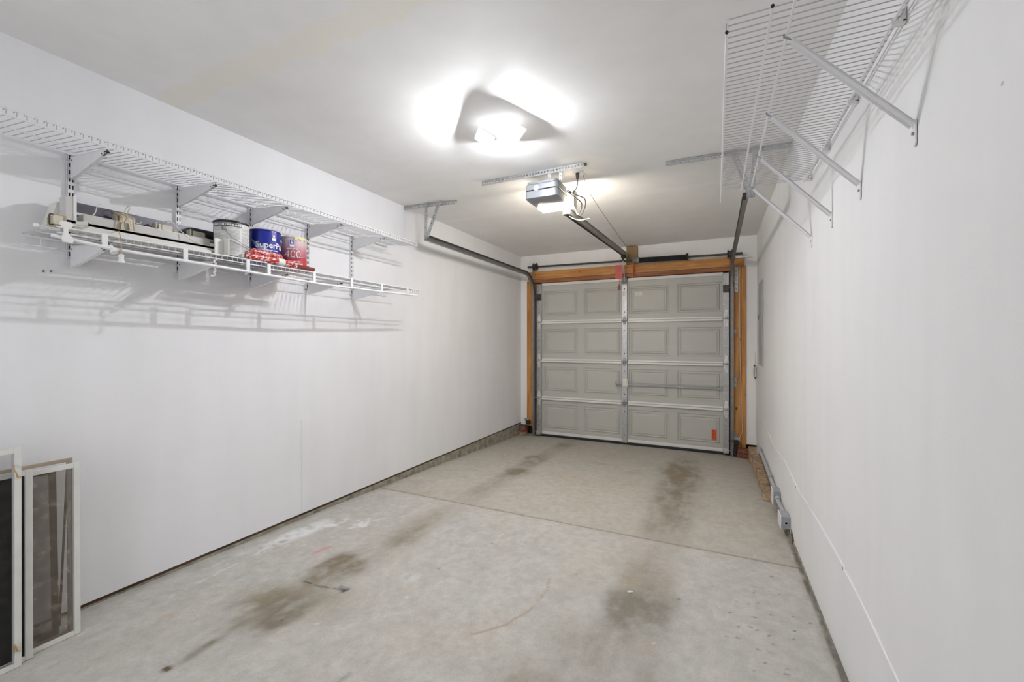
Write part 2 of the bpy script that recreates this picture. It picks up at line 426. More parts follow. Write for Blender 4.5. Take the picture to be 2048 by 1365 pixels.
    blob(.70, 1.14, .08, .12, 0, (.28, .25, .19), .6, .9, .8, 51); blob(.735, .99, .03, .10, 8, (.20, .17, .12), .7, .8, .8, 52)
    blob(.735, .855, .022, .018, 0, (.13, .09, .05), .95, .4, .6, 53); blob(.95, 1.35, .15, .12, 0, (.37, .34, .28), .45, .8, 1, 54)
    blob(1.39, 4.45, .14, .06, 0, (.30, .26, .19), .5, .9, .9, 55); blob(1.80, 4.25, .12, .1, 30, (.33, .30, .25), .3, .9, 1, 56)
    # white paint spill beside the left wall, streaks
    wc = (.80, .80, .81)
    blob(.17, 1.80, .075, .24, -6, wc, .85, .5, .35, 61, 9, 1); blob(.27, 2.02, .05, .10, -10, wc, .75, .9, .3, 62, 16, 1)
    blob(.42, 2.10, .05, .05, 0, wc, .7, 1.1, .2, 63, 22, 1)
    line([(.247, 1.05), (.21, 1.35), (.20, 1.52), (.14, 1.75)], .006, wc, .8, 64, .35)
    line([(.40, 2.02), (.47, 2.10), (.40, 2.20)], .010, wc, .75, 65, .35); line([(.30, 2.10), (.43, 2.14), (.50, 2.24)], .006, wc, .6, 66, .4)
    for k in range(14):
        x0 = random.uniform(.08, .35); y0 = random.uniform(1.25, 2.2); line([(x0, y0), (x0 + random.uniform(-.03, .03), y0 + random.uniform(.02, .07))], .004, wc, .6, 70 + k, .3)
    line([(.478, 1.693), (.487, 1.74), (.496, 1.788)], .013, (.72, .22, .25), .75, 90, .25)
    blob(.36, 1.62, .05, .05, 0, (.55, .40, .24), .3, .9, .8, 91); blob(.40, 1.03, .03, .05, 0, (.62, .46, .32), .4, .9, .8, 92)
    # rusty arc, ring, scuffs, black mark
    line([(1.762, 2.03), (1.792, 1.93), (1.79, 1.842), (1.759, 1.686), (1.72, 1.61), (1.674, 1.547), (1.63, 1.50)], .0065, (.40, .29, .20), .7, 93, .30, .03)
    line([(1.25, 2.2), (1.26, 2.10), (1.30, 2.03), (1.38, 1.975), (1.483, 1.976), (1.54, 2.04), (1.55, 2.13)], .008, (.44, .38, .30), .5, 94, .38)
    line([(1.36, 2.35), (1.42, 2.52)], .012, (.46, .42, .37), .4, 95, .4); line([(1.53, 2.35), (1.56, 2.62)], .01, (.42, .38, .33), .4, 96, .45)
    blob(1.125, 1.73, .060, .060, 0, (.70, .70, .68), .45, .35, .3, 97, 14, 1); blob(1.33, 1.80, .05, .03, 0, (.68, .67, .65), .35, .8, .5, 98, 14, 1)
    line([(.665, 1.52), (.675, 1.465), (.80, 1.475), (.93, 1.505)], .006, (.05, .05, .05), .85, 99, .38, .01); blob(.905, 1.50, .03, .02, 0, (.06, .06, .06), .6, 1.2, .3, 100, 40)
    line([(1.33, 1.02), (1.345, 1.12), (1.36, 1.2)], .010, (.12, .13, .13), .5, 101, .45); line([(1.50, 1.05), (1.62, 1.22)], .008, (.3, .3, .3), .4, 102, .4)
    for k in range(26):
        x0 = random.uniform(.4, 2.7); y0 = random.uniform(.9, 4.5); a = random.uniform(0, 3.14); l = random.uniform(.02, .16)
        line([(x0, y0), (x0 + l * math.cos(a), y0 + l * math.sin(a))], .005, random.choice([(.74, .73, .71), (.36, .34, .30), (.42, .36, .28)]), .45, 110 + k, .4)
    for k in range(16):
        blob(random.uniform(.3, 2.7), random.uniform(.9, 4.8), random.uniform(.02, .07), random.uniform(.02, .07), 0,
             random.choice([(.45, .36, .25), (.36, .34, .29), (.44, .41, .36)]), .28, .8, .9, 140 + k)
    # dark specks on the right
    for k in range(75):
        cx = random.gauss(2.70, .11); cy = random.uniform(1.35, 2.45); rr = random.uniform(.003, .0065)
        if cx > 2.93: continue
        mk = np.clip(1.4 - np.hypot((X - cx) / rr, (Y - cy) / (rr * .7)), 0, 1); mixc(mk * .8, (.09, .07, .055))
    for k in range(60):
        cx = random.uniform(.2, 2.8); cy = random.uniform(.9, 5.2); rr = random.uniform(.004, .010)
        mk = np.clip(1.4 - np.hypot((X - cx) / rr, (Y - cy) / rr), 0, 1); mixc(mk * .6, random.choice([(.10, .09, .07), (.78, .77, .75)]))
    for k in range(45):
        cx = random.uniform(.6, 2.0); cy = 2.735 + random.uniform(-.012, .012); rr = random.uniform(.006, .012)
        mk = np.clip(1.4 - np.hypot((X - cx) / rr, (Y - cy) / rr), 0, 1); mixc(mk * .35, (.66, .64, .60))
    blob(1.095, 2.735, .02, .018, 0, (.22, .21, .2), .8, .6, .4, 170, 20)
    # expansion joint and dirt against the walls
    mixc(np.exp(-((Y - jy) / .0065) ** 2) * .85, (.15, .13, .09))
    mixc(np.exp(-((Y - jy) / .03) ** 2) * .16, (.40, .35, .26))
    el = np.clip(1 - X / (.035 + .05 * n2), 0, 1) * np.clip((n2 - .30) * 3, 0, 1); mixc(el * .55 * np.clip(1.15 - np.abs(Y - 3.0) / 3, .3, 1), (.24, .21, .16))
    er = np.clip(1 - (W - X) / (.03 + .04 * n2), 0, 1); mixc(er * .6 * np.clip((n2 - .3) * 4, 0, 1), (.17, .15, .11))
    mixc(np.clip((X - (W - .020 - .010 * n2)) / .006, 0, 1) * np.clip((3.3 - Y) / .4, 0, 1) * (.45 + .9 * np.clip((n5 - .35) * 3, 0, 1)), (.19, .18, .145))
    mixc(np.exp(-((X - 2.86) / .05) ** 2 - ((Y - 3.02) / .11) ** 2) * .4 * (n3 > .5), (.30, .25, .2))
    mixc(np.clip((Y - 5.45) / .12, 0, 1) * .3, (.28, .26, .22))
    nx, ny = X.shape
    co = np.stack([X, Y, Z], -1).reshape(-1, 3).astype(np.float32)
    idx = np.arange(nx * ny).reshape(nx, ny)
    q = np.stack([idx[:-1, :-1], idx[1:, :-1], idx[1:, 1:], idx[:-1, 1:]], -1).reshape(-1, 4)
    me = bpy.data.meshes.new('floor'); me.vertices.add(len(co)); me.vertices.foreach_set('co', co.ravel())
    me.loops.add(q.size); me.loops.foreach_set('vertex_index', q.ravel().astype(np.int32))
    me.polygons.add(len(q)); me.polygons.foreach_set('loop_start', np.arange(0, q.size, 4, dtype=np.int32))
    me.polygons.foreach_set('loop_total', np.full(len(q), 4, dtype=np.int32))
    me.update(calc_edges=True); me.validate()
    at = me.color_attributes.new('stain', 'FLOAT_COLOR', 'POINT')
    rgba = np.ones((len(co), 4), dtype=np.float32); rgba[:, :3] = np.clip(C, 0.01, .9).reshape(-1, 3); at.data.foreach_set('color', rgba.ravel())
    me.shade_smooth()
    m = bpy.data.materials.new('stained_concrete'); m.use_nodes = True; nt = m.node_tree; N = nt.nodes; L = nt.links
    b = N['Principled BSDF']; b.inputs['Roughness'].default_value = .72; b.inputs['Specular IOR Level'].default_value = .3
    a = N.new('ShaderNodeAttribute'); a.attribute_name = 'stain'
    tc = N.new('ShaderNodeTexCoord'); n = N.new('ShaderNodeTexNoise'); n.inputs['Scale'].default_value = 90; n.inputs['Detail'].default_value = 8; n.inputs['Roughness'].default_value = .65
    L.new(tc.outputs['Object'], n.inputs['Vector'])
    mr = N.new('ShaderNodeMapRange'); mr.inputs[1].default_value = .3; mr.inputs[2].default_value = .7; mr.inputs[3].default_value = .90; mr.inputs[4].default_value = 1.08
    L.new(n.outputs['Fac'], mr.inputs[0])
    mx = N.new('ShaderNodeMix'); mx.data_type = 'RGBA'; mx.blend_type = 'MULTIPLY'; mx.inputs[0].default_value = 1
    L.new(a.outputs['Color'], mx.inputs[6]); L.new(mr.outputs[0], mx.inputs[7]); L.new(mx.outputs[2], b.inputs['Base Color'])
    bp = N.new('ShaderNodeBump'); bp.inputs['Strength'].default_value = .25; bp.inputs['Distance'].default_value = .002; L.new(n.outputs['Fac'], bp.inputs['Height']); L.new(bp.outputs[0], b.inputs['Normal'])
    me.materials.append(m)
    o = bpy.data.objects.new('floor', me); COL.objects.link(o); o['kind'] = 'structure'


build_floor()

# ------------------------------------------------------------------ room shell
struct('ceiling', MB().box(-.1, W + .1, BACK - .9, D + .1, H, H + .1), M['ceiling'])
ZL = .168
wl = MB().box(-.1, 0, BACK - .1, D + .1, ZL, H)
struct('wall_left', wl, M['wall_l'])
struct('wall_right', MB().box(W, W + .1, BACK - .1, D + .1, .13, H), M['wall_r'])
struct('wall_back', MB().box(0, .125, D, D + .1, .14, H).box(2.815, W, D, D + .1, .145, H).box(.125, 2.815, D, D + .1, 2.19, H), M['wall_b'])
# unseen wall behind the camera; its opening and recess are added for the fill light
struct('wall_rear', MB().box(0, .65, BACK - .1, BACK, .1, H).box(1.55, W, BACK - .1, BACK, .1, H).box(.65, 1.55, BACK - .1, BACK, 2.2, H), M['wall_b'])
struct('wall_fill_recess', MB().box(.3, .4, BACK - .9, BACK - .1, .1, H).box(1.8, 1.9, BACK - .9, BACK - .1, .1, H).box(.3, 1.9, BACK - .95, BACK - .85, .1, H), M['wall_b'])
# concrete curb under the drywall, left and right, with the dark plate showing above it
cb = MB()
ysn = np.arange(BACK, D + .01, .08)
for y0, y1 in zip(ysn[:-1], ysn[1:]):
    cb.add([(-.05, y0, -.05), (.006, y0, -.05), (.006, y1, -.05), (-.05, y1, -.05), (-.05, y0, .152), (.004, y0, .152), (.004, y1, .152), (-.05, y1, .152)],
           [(4, 5, 6, 7), (1, 2, 6, 5)])
struct('trim_1', cb, M['curb'])
struct('trim_2', MB().box(-.05, -.006, BACK, D - .02, .150, .172), M['darkwood'])
struct('trim_3', MB().box(W - .006, W + .05, BACK, D, -.05, .132), M['curb'])
# wood framing round the opening
struct('trim_4', MB().box(.100, .205, 5.572, 5.66, .135, 2.18).box(.205, .262, 5.64, 5.70, .0, 2.15), M['woodv'], bevel=.003)
struct('trim_5', MB().box(2.712, 2.79, 5.575, 5.66, .07, 2.20).box(2.655, 2.712, 5.64, 5.70, .0, 2.15), M['woodv'], bevel=.003)
struct('trim_6', MB().box(2.792, 2.838, 5.568, 5.66, .105, 2.20), M['woodv'], bevel=.003)
struct('trim_7', MB().box(.122, 2.822, 5.550, 5.66, 2.199, 2.308), M['woodh'], bevel=.003)
struct('trim_8', MB().box(.205, 2.712, 5.566, 5.66, 2.150, 2.192), M['woodh2'], bevel=.002)
# the narrow vertical sheet edge in the left wall
struct('trim_9', MB().box(-.001, .0035, 1.985, 2.05, .172, .80), M['wall_l'])
struct('trim_10', MB().box(0, W, 5.72, 5.74, -.1, 2.3), M['darkwood'])

b = tag(MB().box(1.497, 1.633, 5.535, 5.60, 2.312, 2.537).out('mounting_block', M['block'], bevel=.003),
        'short brown wood block fixed between the header beam and the ceiling above the garage door', 'wood block')


# ------------------------------------------------------------------ garage door
ZJ = [.02, .540, 1.0675, 1.600, 2.138]
XP = [(.346, .838), (.925, 1.420), (1.520, 2.006), (2.104, 2.592)]
DY = 5.600
door = bpy.data.objects.new('door_1', None); COL.objects.link(door); door.location = (1.4575, DY, .02)
tag(door, 'closed white-grey sectional garage door with raised panels and galvanised stiles', 'garage door'); door['kind'] = 'structure'


def door_section(z0, z1):
    mb = MB(); x0, x1 = .252, 2.664
    pz0, pz1 = z0 + .082, z0 + .432
    xs = [x0] + [v for p in XP for v in p] + [x1]; zs = [z0, pz0, pz1, z1]
    for i in range(len(xs) - 1):
        for j in range(3):
            a, b_, c, d = xs[i], xs[i + 1], zs[j], zs[j + 1]
            if j == 1 and i % 2 == 1:
                rings = [(0, 0), (.006, .012), (.020, .012), (.032, .001), (.038, .007), (.046, .007), (.056, .001)]
                pv = []
                for ins, dep in rings:
                    pv.append([(a + ins, DY + dep, c + ins), (b_ - ins, DY + dep, c + ins), (b_ - ins, DY + dep, d - ins), (a + ins, DY + dep, d - ins)])
                for r0, r1 in zip(pv[:-1], pv[1:]):
                    for k in range(4):
                        mb.add([r0[k], r0[(k + 1) % 4], r1[(k + 1) % 4], r1[k]], [(0, 1, 2, 3)])
                mb.add(pv[-1], [(0, 1, 2, 3)])
            else:
                mb.add([(a, DY, c), (b_, DY, c), (b_, DY, d), (a, DY, d)], [(0, 1, 2, 3)])
    mb.add([(x0, DY, z0), (x1, DY, z0), (x1, DY, z1), (x0, DY, z1), (x0, DY + .04, z0), (x1, DY + .04, z0), (x1, DY + .04, z1), (x0, DY + .04, z1)],
           [(4, 5, 6, 7), (0, 4, 5, 1), (3, 2, 6, 7), (0, 3, 7, 4), (1, 5, 6, 2)])
    return mb


def hinge(x, z, s=1.0, w=.052):
    mb = MB()
    for sg in (1, -1):
        zz = z + sg * .012
        mb.prism([(x - w / 2, DY - .033, zz), (x + w / 2, DY - .033, zz), (x + w * .22, DY - .030, zz + sg * .085 * s), (x - w * .22, DY - .030, zz + sg * .085 * s)], (0, .004, 0))
        for dx in (-.010, .010):
            mb.prism([(x + dx - .003, DY - .050, zz), (x + dx + .003, DY - .050, zz), (x + dx + .002, DY - .033, zz + sg * .065 * s), (x + dx - .002, DY - .033, zz + sg * .065 * s)], (0, .014, 0))
    mb.cyl((x - w / 2 - .006, DY - .046, z), (x + w / 2 + .006, DY - .046, z), .008, n=10)
    return mb


def roller(xa, xb, z, y=DY - .052):
    return MB().cyl((xa, y, z), (xb, y, z), .0055, n=8).lathe((xb, y, z), [(.003, -.006), (.021, -.006), (.023, 0), (.021, .006), (.003, .006)], 16, (1, 0, 0))


for k in range(4):
    s = door_section(ZJ[k] + .001, ZJ[k + 1] - .001).out('door_section', M['doorpaint'], door)
    # galvanised stiles of this section (children of the section)
    za, zb = ZJ[k] + .006, ZJ[k + 1] - .006
    for (xa, xb) in ((.250, .322), (2.604, 2.666)):
        MB().box(xa, xb, DY - .028, DY - .0005, za, zb).out('stile', M['galv'], s, bevel=.002)
    cs = MB().box(1.434, 1.502, DY - .030, DY - .0005, za, zb).out('stile', M['galv'], s, bevel=.004)
    hl = MB()
    for zz in (za + .10, za + .40):
        hl.cyl((1.468, DY - .0315, zz), (1.468, DY - .029, zz), .0075, n=10)
    hl.out('bolt_hole', M['slot'], s)
    for xx in (.287, 2.636):
        rv = MB()
        for zz in (za + .13, za + .17, za + .27, za + .38):
            rv.cyl((xx - .004, DY - .0295, zz), (xx - .004, DY - .0275, zz), .0045, n=8)
        rv.out('rivet', M['slot'], s)
for k in (1, 2, 3):
    z = ZJ[k]
    for xa, xb in ((.324, 1.430), (1.506, 2.602)):
        m_ = MB()
        m_.box(xa, xb, DY - .020, DY - .0005, z + .002, z + .024)
        m_.box(xa, xb, DY - .030, DY - .0005, z - .026, z - .001)
        m_.out('joint_rail', M['doorstrip'], door, bevel=.004)
    for x in (.287, 2.636): hinge(x, z).out('hinge', M['galvbright'], door)
    hinge(1.468, z, .55, .05).out('hinge', M['galvdull'], door)
    roller(.280, .222, z).out('roller', M['galvdull'], door); roller(2.640, 2.690, z).out('roller', M['galvdull'], door)
for xa, xb in ((.324, 1.430), (1.506, 2.602)): MB().box(xa, xb, DY - .018, DY - .0005, 2.106, 2.143).out('top_rail', M['doorstrip'], door, bevel=.004)
MB().box(1.436, 1.500, DY - .052, DY - .031, 2.075, 2.155).cyl((1.436, DY - .045, 2.085), (1.50, DY - .045, 2.085), .012).out('arm_bracket', M['galvdull'], door, bevel=.004)
for xa, xb, rx in ((.256, .318, .222), (2.606, 2.664, 2.690)):
    MB().box(xa, xb, DY - .060, DY - .029, 1.93, 1.968).box(xa - .004, xb + .004, DY - .040, DY - .029, 1.90, 1.99).out('top_fixture', M['darksteel'], door, bevel=.002)
    roller((xa + xb) / 2, rx, 1.955).out('roller', M['galvdull'], door)
    MB().prism([(xa, DY - .07, .03), (xb, DY - .07, .03), (xb, DY - .05, .085), (xa, DY - .05, .085)], (0, .022, 0)).box(xa, xb, DY - .075, DY - .029, .028, .045).out('bottom_bracket', M['galvdull'], door, bevel=.002)
    roller((xa + xb) / 2, rx, .06).out('roller', M['galvdull'], door)
MB().box(.246, 2.668, DY - .022, DY + .035, -.004, .030).out('bottom_seal', M['black'], door, bevel=.006)
MB().box(.324, 2.602, DY - .006, DY, .031, .070).out('bottom_rail', M['doorstrip'], door, bevel=.003)
# slide lock
lk = MB().box(1.440, 1.512, DY - .046, DY - .031, .748, .850).box(1.450, 1.500, DY - .054, DY - .045, .765, .835).out('lock_plate', mat('lock_zinc', (.66, .64, .56), .4, .5), door, bevel=.003)
MB().box(1.362, 1.442, DY - .048, DY - .036, .772, .794).box(1.356, 1.368, DY - .062, DY - .036, .770, .812).out('lock_handle', M['galvdull'], lk, bevel=.002)
MB().bar((1.51, DY - .040, .779), (2.628, DY - .036, .774), .010, .016).out('lock_bar', M['galvdull'], lk)
MB().cyl((1.51, DY - .036, .800), (2.628, DY - .034, .803), .003, n=8).out('lock_rod', M['galvdull'], lk)
MB().box(2.606, 2.642, DY - .044, DY - .029, .762, .816).out('lock_guide', M['galv'], lk, bevel=.002)
# stickers
st = MB().box(2.482, 2.535, DY - .0025, DY + .0035, .158, .282).out('warning_sticker', M['orangetag'], door); st['label'] = 'orange printed sticker'
sl = MB()
for i in range(9): sl.box(2.488, 2.488 + random.uniform(.02, .042), DY - .0032, DY - .0024, .170 + i * .012, .175 + i * .012)
sl.out('sticker_print', M['darkred'], st)
st2 = MB().box(1.598, 1.682, DY - .0015, DY + .002, 1.910, 1.962).out('paper_label', mat('paper', (.72, .70, .62), .6), door); st2['label'] = 'small pale label with fine print'
sl = MB()
for i in range(3): sl.box(1.604, 1.604 + random.uniform(.05, .072), DY - .0022, DY - .0014, 1.920 + i * .014, 1.923 + i * .014)
sl.out('label_print', M['grey'], st2)


# ------------------------------------------------------------------ tracks
def track(side):
    """side -1: left, +1: right. C profile swept up, round and back"""
    xo = .208 if side < 0 else 2.708; inn = 1 if side < 0 else -1
    yc = DY - .052
    path = [(yc, fz(5.5) + .012), (yc, 1.95)]
    R = .30
    for i in range(1, 13):
        a = math.radians(90 * i / 12); path.append((yc - R + R * math.cos(a), 1.95 + R * math.sin(a)))
    path.append((3.062, 2.247))
    # local profile in (n, x): n = across (outward of curve), x = depth
    w = .026; t = .0025
    prof = [(-w, .028), (-w, 0), (w, 0), (w, .028), (w - .004, .028), (w - t, .0255), (w - t, t), (-w + t, t), (-w + t, .0255), (-w + .004, .028)]
    v = []; f = []; n = len(prof)
    for i, (y, z) in enumerate(path):
        a = path[max(0, i - 1)]; c = path[min(len(path) - 1, i + 1)]
        dy, dz = c[0] - a[0], c[1] - a[1]; l = math.hypot(dy, dz); dy /= l; dz /= l
        ny, nz = dz, -dy                        # outward normal of the bend
        for pn, px in prof: v.append((xo + inn * px, y + ny * pn, z + nz * pn))
    for i in range(len(path) - 1):
        for k in range(n):
            f.append((i * n + k, i * n + (k + 1) % n, (i + 1) * n + (k + 1) % n, (i + 1) * n + k))
    f.append(tuple(range(n))); f.append(tuple(range((len(path) - 1) * n, len(path) * n)))
    return MB().add(v, f)


for side, lab in ((-1, 'steel door track running along the bare left wall and curving down beside the door'),
                  (1, 'steel door track below the right wire shelf, curving down beside the right post')):
    x = .208 if side < 0 else 2.708
    t = thing('door_track', (x, 5.5, fz(5.5)), lab, 'door track')
    r = track(side).out('rail', M['track'], t, smooth=30)
    s_ = -1 if side < 0 else 1
    MB().box(min(x, x + s_ * .003), max(x, x + s_ * .003), DY - .078, DY - .03, .10, 1.96).out('wall_angle', M['galv'], t)
    for zb in ((.22, .80, 1.42, 2.02) if side > 0 else (.55, 1.25, 2.02)):
        MB().box(min(x, x + s_ * .004), max(x, x + s_ * .004), DY - .06, D - .018, zb, zb + .05).box(min(x, x + s_ * .035), max(x, x + s_ * .035), D - .0225, D - .0185, zb, zb + .05).out('bracket', M['galvdull'], t)
    MB().prism([(x + s_ * .002, 5.53, 2.02), (x + s_ * .002, 5.565, 2.05), (x + s_ * .002, 5.565, 2.33), (x + s_ * .002, 5.53, 2.33)], (s_ * .003, 0, 0)).out('flag_bracket', M['galvdull'], t)
    if side > 0:
        MB().perf((2.722, 5.566, 1.90), (2.722, 5.566, 2.20), (1, 0, 0), .036, pitch=.05, hole=.015, hw=.3).out('jamb_plate', M['galv'], t)

# ------------------------------------------------------------------ perforated angle hangers
def angle(p0, p1, wd1, wd2, w=.030, **k):
    return MB().perf(p0, p1, wd1, w, **k).perf(p0, p1, wd2, w, **k)


hg = thing('track_hanger', (.24, 3.06, H), 'perforated steel angle hanger on ceiling holding left track end', 'hanger')
angle((.004, 3.035, H - .003), (.510, 3.090, H - .003), (0, 0, -1), (0, 1, 0), .032).out('ceiling_angle', M['galv'], hg)
angle((.236, 3.032, H - .006), (.232, 3.032, 2.225), (1, 0, 0), (0, 1, 0), .026).out('drop_angle', M['galv'], hg)
angle((.375, 3.026, H - .01), (.246, 3.026, 2.235), (1, 0, 0), (0, 1, 0), .036, hw=.35).out('brace_angle', M['galv'], hg)
MB().cyl((.245, 3.022, 2.247), (.245, 3.058, 2.247), .008).out('bolt', M['galvdull'], hg)
hg = thing('track_hanger', (2.74, 3.06, H), 'perforated steel angle hanger on ceiling seen through the right wire shelf', 'hanger')
angle((2.224, 3.032, H - .003), (2.943, 3.062, H - .003), (0, 0, -1), (0, 1, 0), .032).out('ceiling_angle', M['galv'], hg)
angle((2.738, 3.032, H - .006), (2.712, 3.032, 2.225), (1, 0, 0), (0, 1, 0), .028).out('drop_angle', M['galv'], hg)
angle((2.615, 3.028, H - .02), (2.712, 3.028, 2.235), (1, 0, 0), (0, 1, 0), .030, hw=.35).out('brace_angle', M['galv'], hg)
MB().cyl((2.712, 3.045, 2.26), (2.745, 3.045, 2.26), .010).box(2.70, 2.745, 3.03, 3.05, 2.232, 2.262).out('bolt', M['galvdull'], hg)

# ------------------------------------------------------------------ torsion shaft, drums, spring
SY, SZ = 5.49, 2.362
t = thing('torsion_shaft', (1.47, SY, SZ - .02), 'long dark torsion shaft with cable drums above the garage door header', 'torsion shaft')


def sz(x): return 2.366 - (x - .16) * .0135


MB().cyl((.150, SY, sz(.15)), (2.80, SY, sz(2.8)), .0125, n=14).out('shaft', M['darksteel'], t, smooth=40)
for x in (.262, 2.672):
    MB().lathe((x - .028, SY, sz(x)), [(.03, 0), (.052, .004), (.052, .010), (.038, .016), (.036, .028), (.040, .040), (.052, .046), (.052, .052), (.03, .056)], 28, (1, 0, 0), False).out('cable_drum', M['darksteel'], t, smooth=40)
    MB().box(x + (-.040 if x < 1 else .046), x + (-.035 if x < 1 else .051), SY + .014, 5.575, sz(x) - .05, sz(x) + .035).out('bearing_plate', M['galvdull'], t)
for x in (.2425, 2.6745):
    MB().cyl((x, SY + .035, 2.33), (x, DY - .06, .06), .0018, n=6).out('lift_cable', M['darksteel'], t)
MB().box(2.73, 2.86, SY + .02, SY + .035, sz(2.8) - .045, sz(2.8) - .025).out('end_plate', M['wiregrey'], t)
t = thing('torsion_spring', (1.9, SY, SZ), 'thick black torsion spring wound on the shaft right of the wood block', 'spring')
prof = []
for i in range(110):
    x = .55 * i / 109; prof.append((.031 + .0025 * (i % 2), x))
MB().lathe((1.655, SY, sz(1.9)), prof, 20, (1, -.0, -.0135), False).out('coil', M['black'], t)
MB().lathe((2.20, SY, sz(2.2)), [(.020, 0), (.034, .004), (.042, .012), (.042, .030), (.016, .032)], 20, (1, 0, 0), False).out('stationary_cone', M['black'], t, smooth=40)
MB().lathe((1.585, SY, sz(1.6)), [(.018, 0), (.046, .006), (.046, .014), (.022, .022), (.020, .045), (.036, .052), (.036, .080)], 20, (1, 0, 0), False).out('winding_cone', M['galvdull'], t, smooth=40)
MB().box(1.588, 1.594, SY + .016, 5.53, sz(1.6) - .06, sz(1.6) + .05).out('anchor_bracket', M['galvdull'], t)

# tags on the hardware
tg = MB().obox((1.602, SY - .045, 2.205), (.004, .018, 0), (.004, -.001, 0), (.006, 0, .075)).out('warning_tag', M['orangetag'])
tag(tg, 'narrow orange warning tag hanging edge-on from the black spring', 'tag')

# ------------------------------------------------------------------ opener
op = thing('garage_door_opener', (1.44, 2.86, 2.30), 'silver-grey garage door opener motor unit hanging from ceiling with lit lamp', 'garage door opener')
x0, x1, y0, y1 = 1.312, 1.556, 2.748, 2.984


def rbox(x0, x1, y0, y1, z0, z1, r=.025, tz=0.0, n=5):
    mb = MB(); rings = []
    for z, ins in ((z0, tz), (z0 + .004, 0), (z1 - .004, 0), (z1, tz * .8)):
        ring = []
        for cx, cy, a0 in ((x1 - r, y1 - r, 0), (x0 + r, y1 - r, 90), (x0 + r, y0 + r, 180), (x1 - r, y0 + r, 270)):
            for i in range(n + 1):
                a = math.radians(a0 + 90 * i / n); ring.append((cx + (r - ins) * math.cos(a), cy + (r - ins) * math.sin(a), z))
        rings.append(ring)
    m = len(rings[0]); v = [p for r_ in rings for p in r_]
    f = [(i * m + k, i * m + (k + 1) % m, (i + 1) * m + (k + 1) % m, (i + 1) * m + k) for i in range(3) for k in range(m)]
    f += [tuple(range(m - 1, -1, -1)), tuple(range(3 * m, 4 * m))]
    return mb.add(v, f)


hb = rbox(x0, x1, y0, y1, 2.330, 2.385, tz=.006).out('housing', M['housing'], op, smooth=35)
rbox(x0 + .003, x1 - .003, y0 + .003, y1 - .003, 2.385, 2.388).out('seam', M['slot'], hb)
rbox(x0, x1, y0, y1, 2.388, 2.428, tz=.005).out('housing_cover', M['housing'], op, smooth=35)
rbox(x0 + .008, x1 - .008, y0 + .008, y1 - .008, 2.428, 2.452, tz=.006).out('housing_lid', M['housing'], op, smooth=35)
MB().lathe((1.400, y0 + .002, 2.398), [(.021, 0), (.021, .005), (.017, .007), (.006, .007)], 22, (0, -1, 0)).out('badge', mat('badge_silver', (.62, .63, .66), .3, .4), op, smooth=40)
rbox(x0 + .015, 1.592, y0 + .20, 3.020, 2.314, 2.3290, r=.02, tz=.006).out('lamp_lens', M['lens'], op, smooth=35)
MB().box(x0 + .02, 1.590, 2.987, 3.020, 2.330, 2.435).out('lamp_lens', M['lens_side'], op, bevel=.008)
MB().box(1.592, 1.596, 2.986, 3.062, 2.312, 2.440).box(x0 + .02, 1.592, 3.022, 3.060, 2.388, 2.440).out('chassis_plate', M['whiteplastic'], op, bevel=.001)
MB().prism([(x0 + .03, 3.021, 2.312), (x0 + .03, 3.030, 2.309), (x0 + .03, 3.055, 2.385), (x0 + .03, 3.021, 2.385)], (.245, 0, 0)).out('lamp_lens', M['lens_front'], op)
for xx in (1.462, 1.545):
    MB().perf((xx, 2.812, 2.528), (xx, 2.812, 2.449), (1, 0, 0), .022, pitch=.02, hole=.008).perf((xx, 2.812, 2.528), (xx, 2.812, 2.449), (0, 1, 0), .020, pitch=.02, hole=.008).out('hanger_leg', M['galv'], op)
t = thing('ceiling_strap', (1.3, 2.81, H), 'perforated steel angle across ceiling above the opener motor', 'steel angle')
angle((.928, 2.818, H - .003), (1.715, 2.806, H - .003), (0, 0, -1), (0, 1, 0), .034).out('perforated_angle', M['galv'], t)
MB().cyl((1.728, 2.83, H - .001), (1.728, 2.83, H - .018), .009, n=6).out('lag_bolt', M['darksteel'], t)
MB().cyl((1.10, 2.83, H - .005), (1.10, 2.83, H - .016), .008, n=6).out('lag_bolt', M['galvdull'], t)

r0 = Vector((1.510, 3.06, 2.318)); r1 = Vector((1.508, 5.47, 2.412))
rl = thing('opener_rail', r0, 'long steel opener rail running from the motor unit to the door header', 'rail')
rm = MB(); rm.bar(r0, r1, .030, .040).bar(r0 + Vector((0, 0, .021)), r1 + Vector((0, 0, .021)), .044, .005)
rm.out('rail_beam', mat('rail_steel', (.36, .34, .31), .4, .6, var=.3, vscale=20), rl)
MB().bar(r0 + Vector((-.016, .02, -.022)), r1 + Vector((-.016, -.05, -.022)), .010, .012).out('chain', M['black'], rl)
MB().cyl(r0 + Vector((0, .03, .03)), r0 + Vector((0, .03, -.03)), .030, n=20).out('sprocket', M['darksteel'], rl, smooth=40)
MB().cyl(r1 + Vector((-.02, -.06, 0)), r1 + Vector((.025, -.06, 0)), .024, n=18).box(1.494, 1.500, 5.40, 5.53, 2.38, 2.45).box(1.518, 1.524, 5.40, 5.53, 2.38, 2.45).out('header_bracket', M['galv'], rl)
tr = MB().obox((1.506, 5.30, 2.372), (.022, 0, 0), (0, .045, .002), (0, 0, .020)).obox((1.500, 5.31, 2.340), (.010, 0, 0), (0, .022, 0), (0, 0, .022)).out('trolley', M['black'], rl, bevel=.003)
MB().bar((1.500, 5.315, 2.345), (1.478, 5.54, 2.10), .008, .024).bar((1.492, 5.315, 2.345), (1.470, 5.46, 2.19), .006, .02).out('door_arm', M['wiregrey'], rl)
MB().tube([(1.470, 5.29, 2.36), (1.463, 5.29, 2.30), (1.460, 5.29, 2.20), (1.457, 5.29, 2.02)], .0022, 6).out('release_cord', M['redtag'], rl)
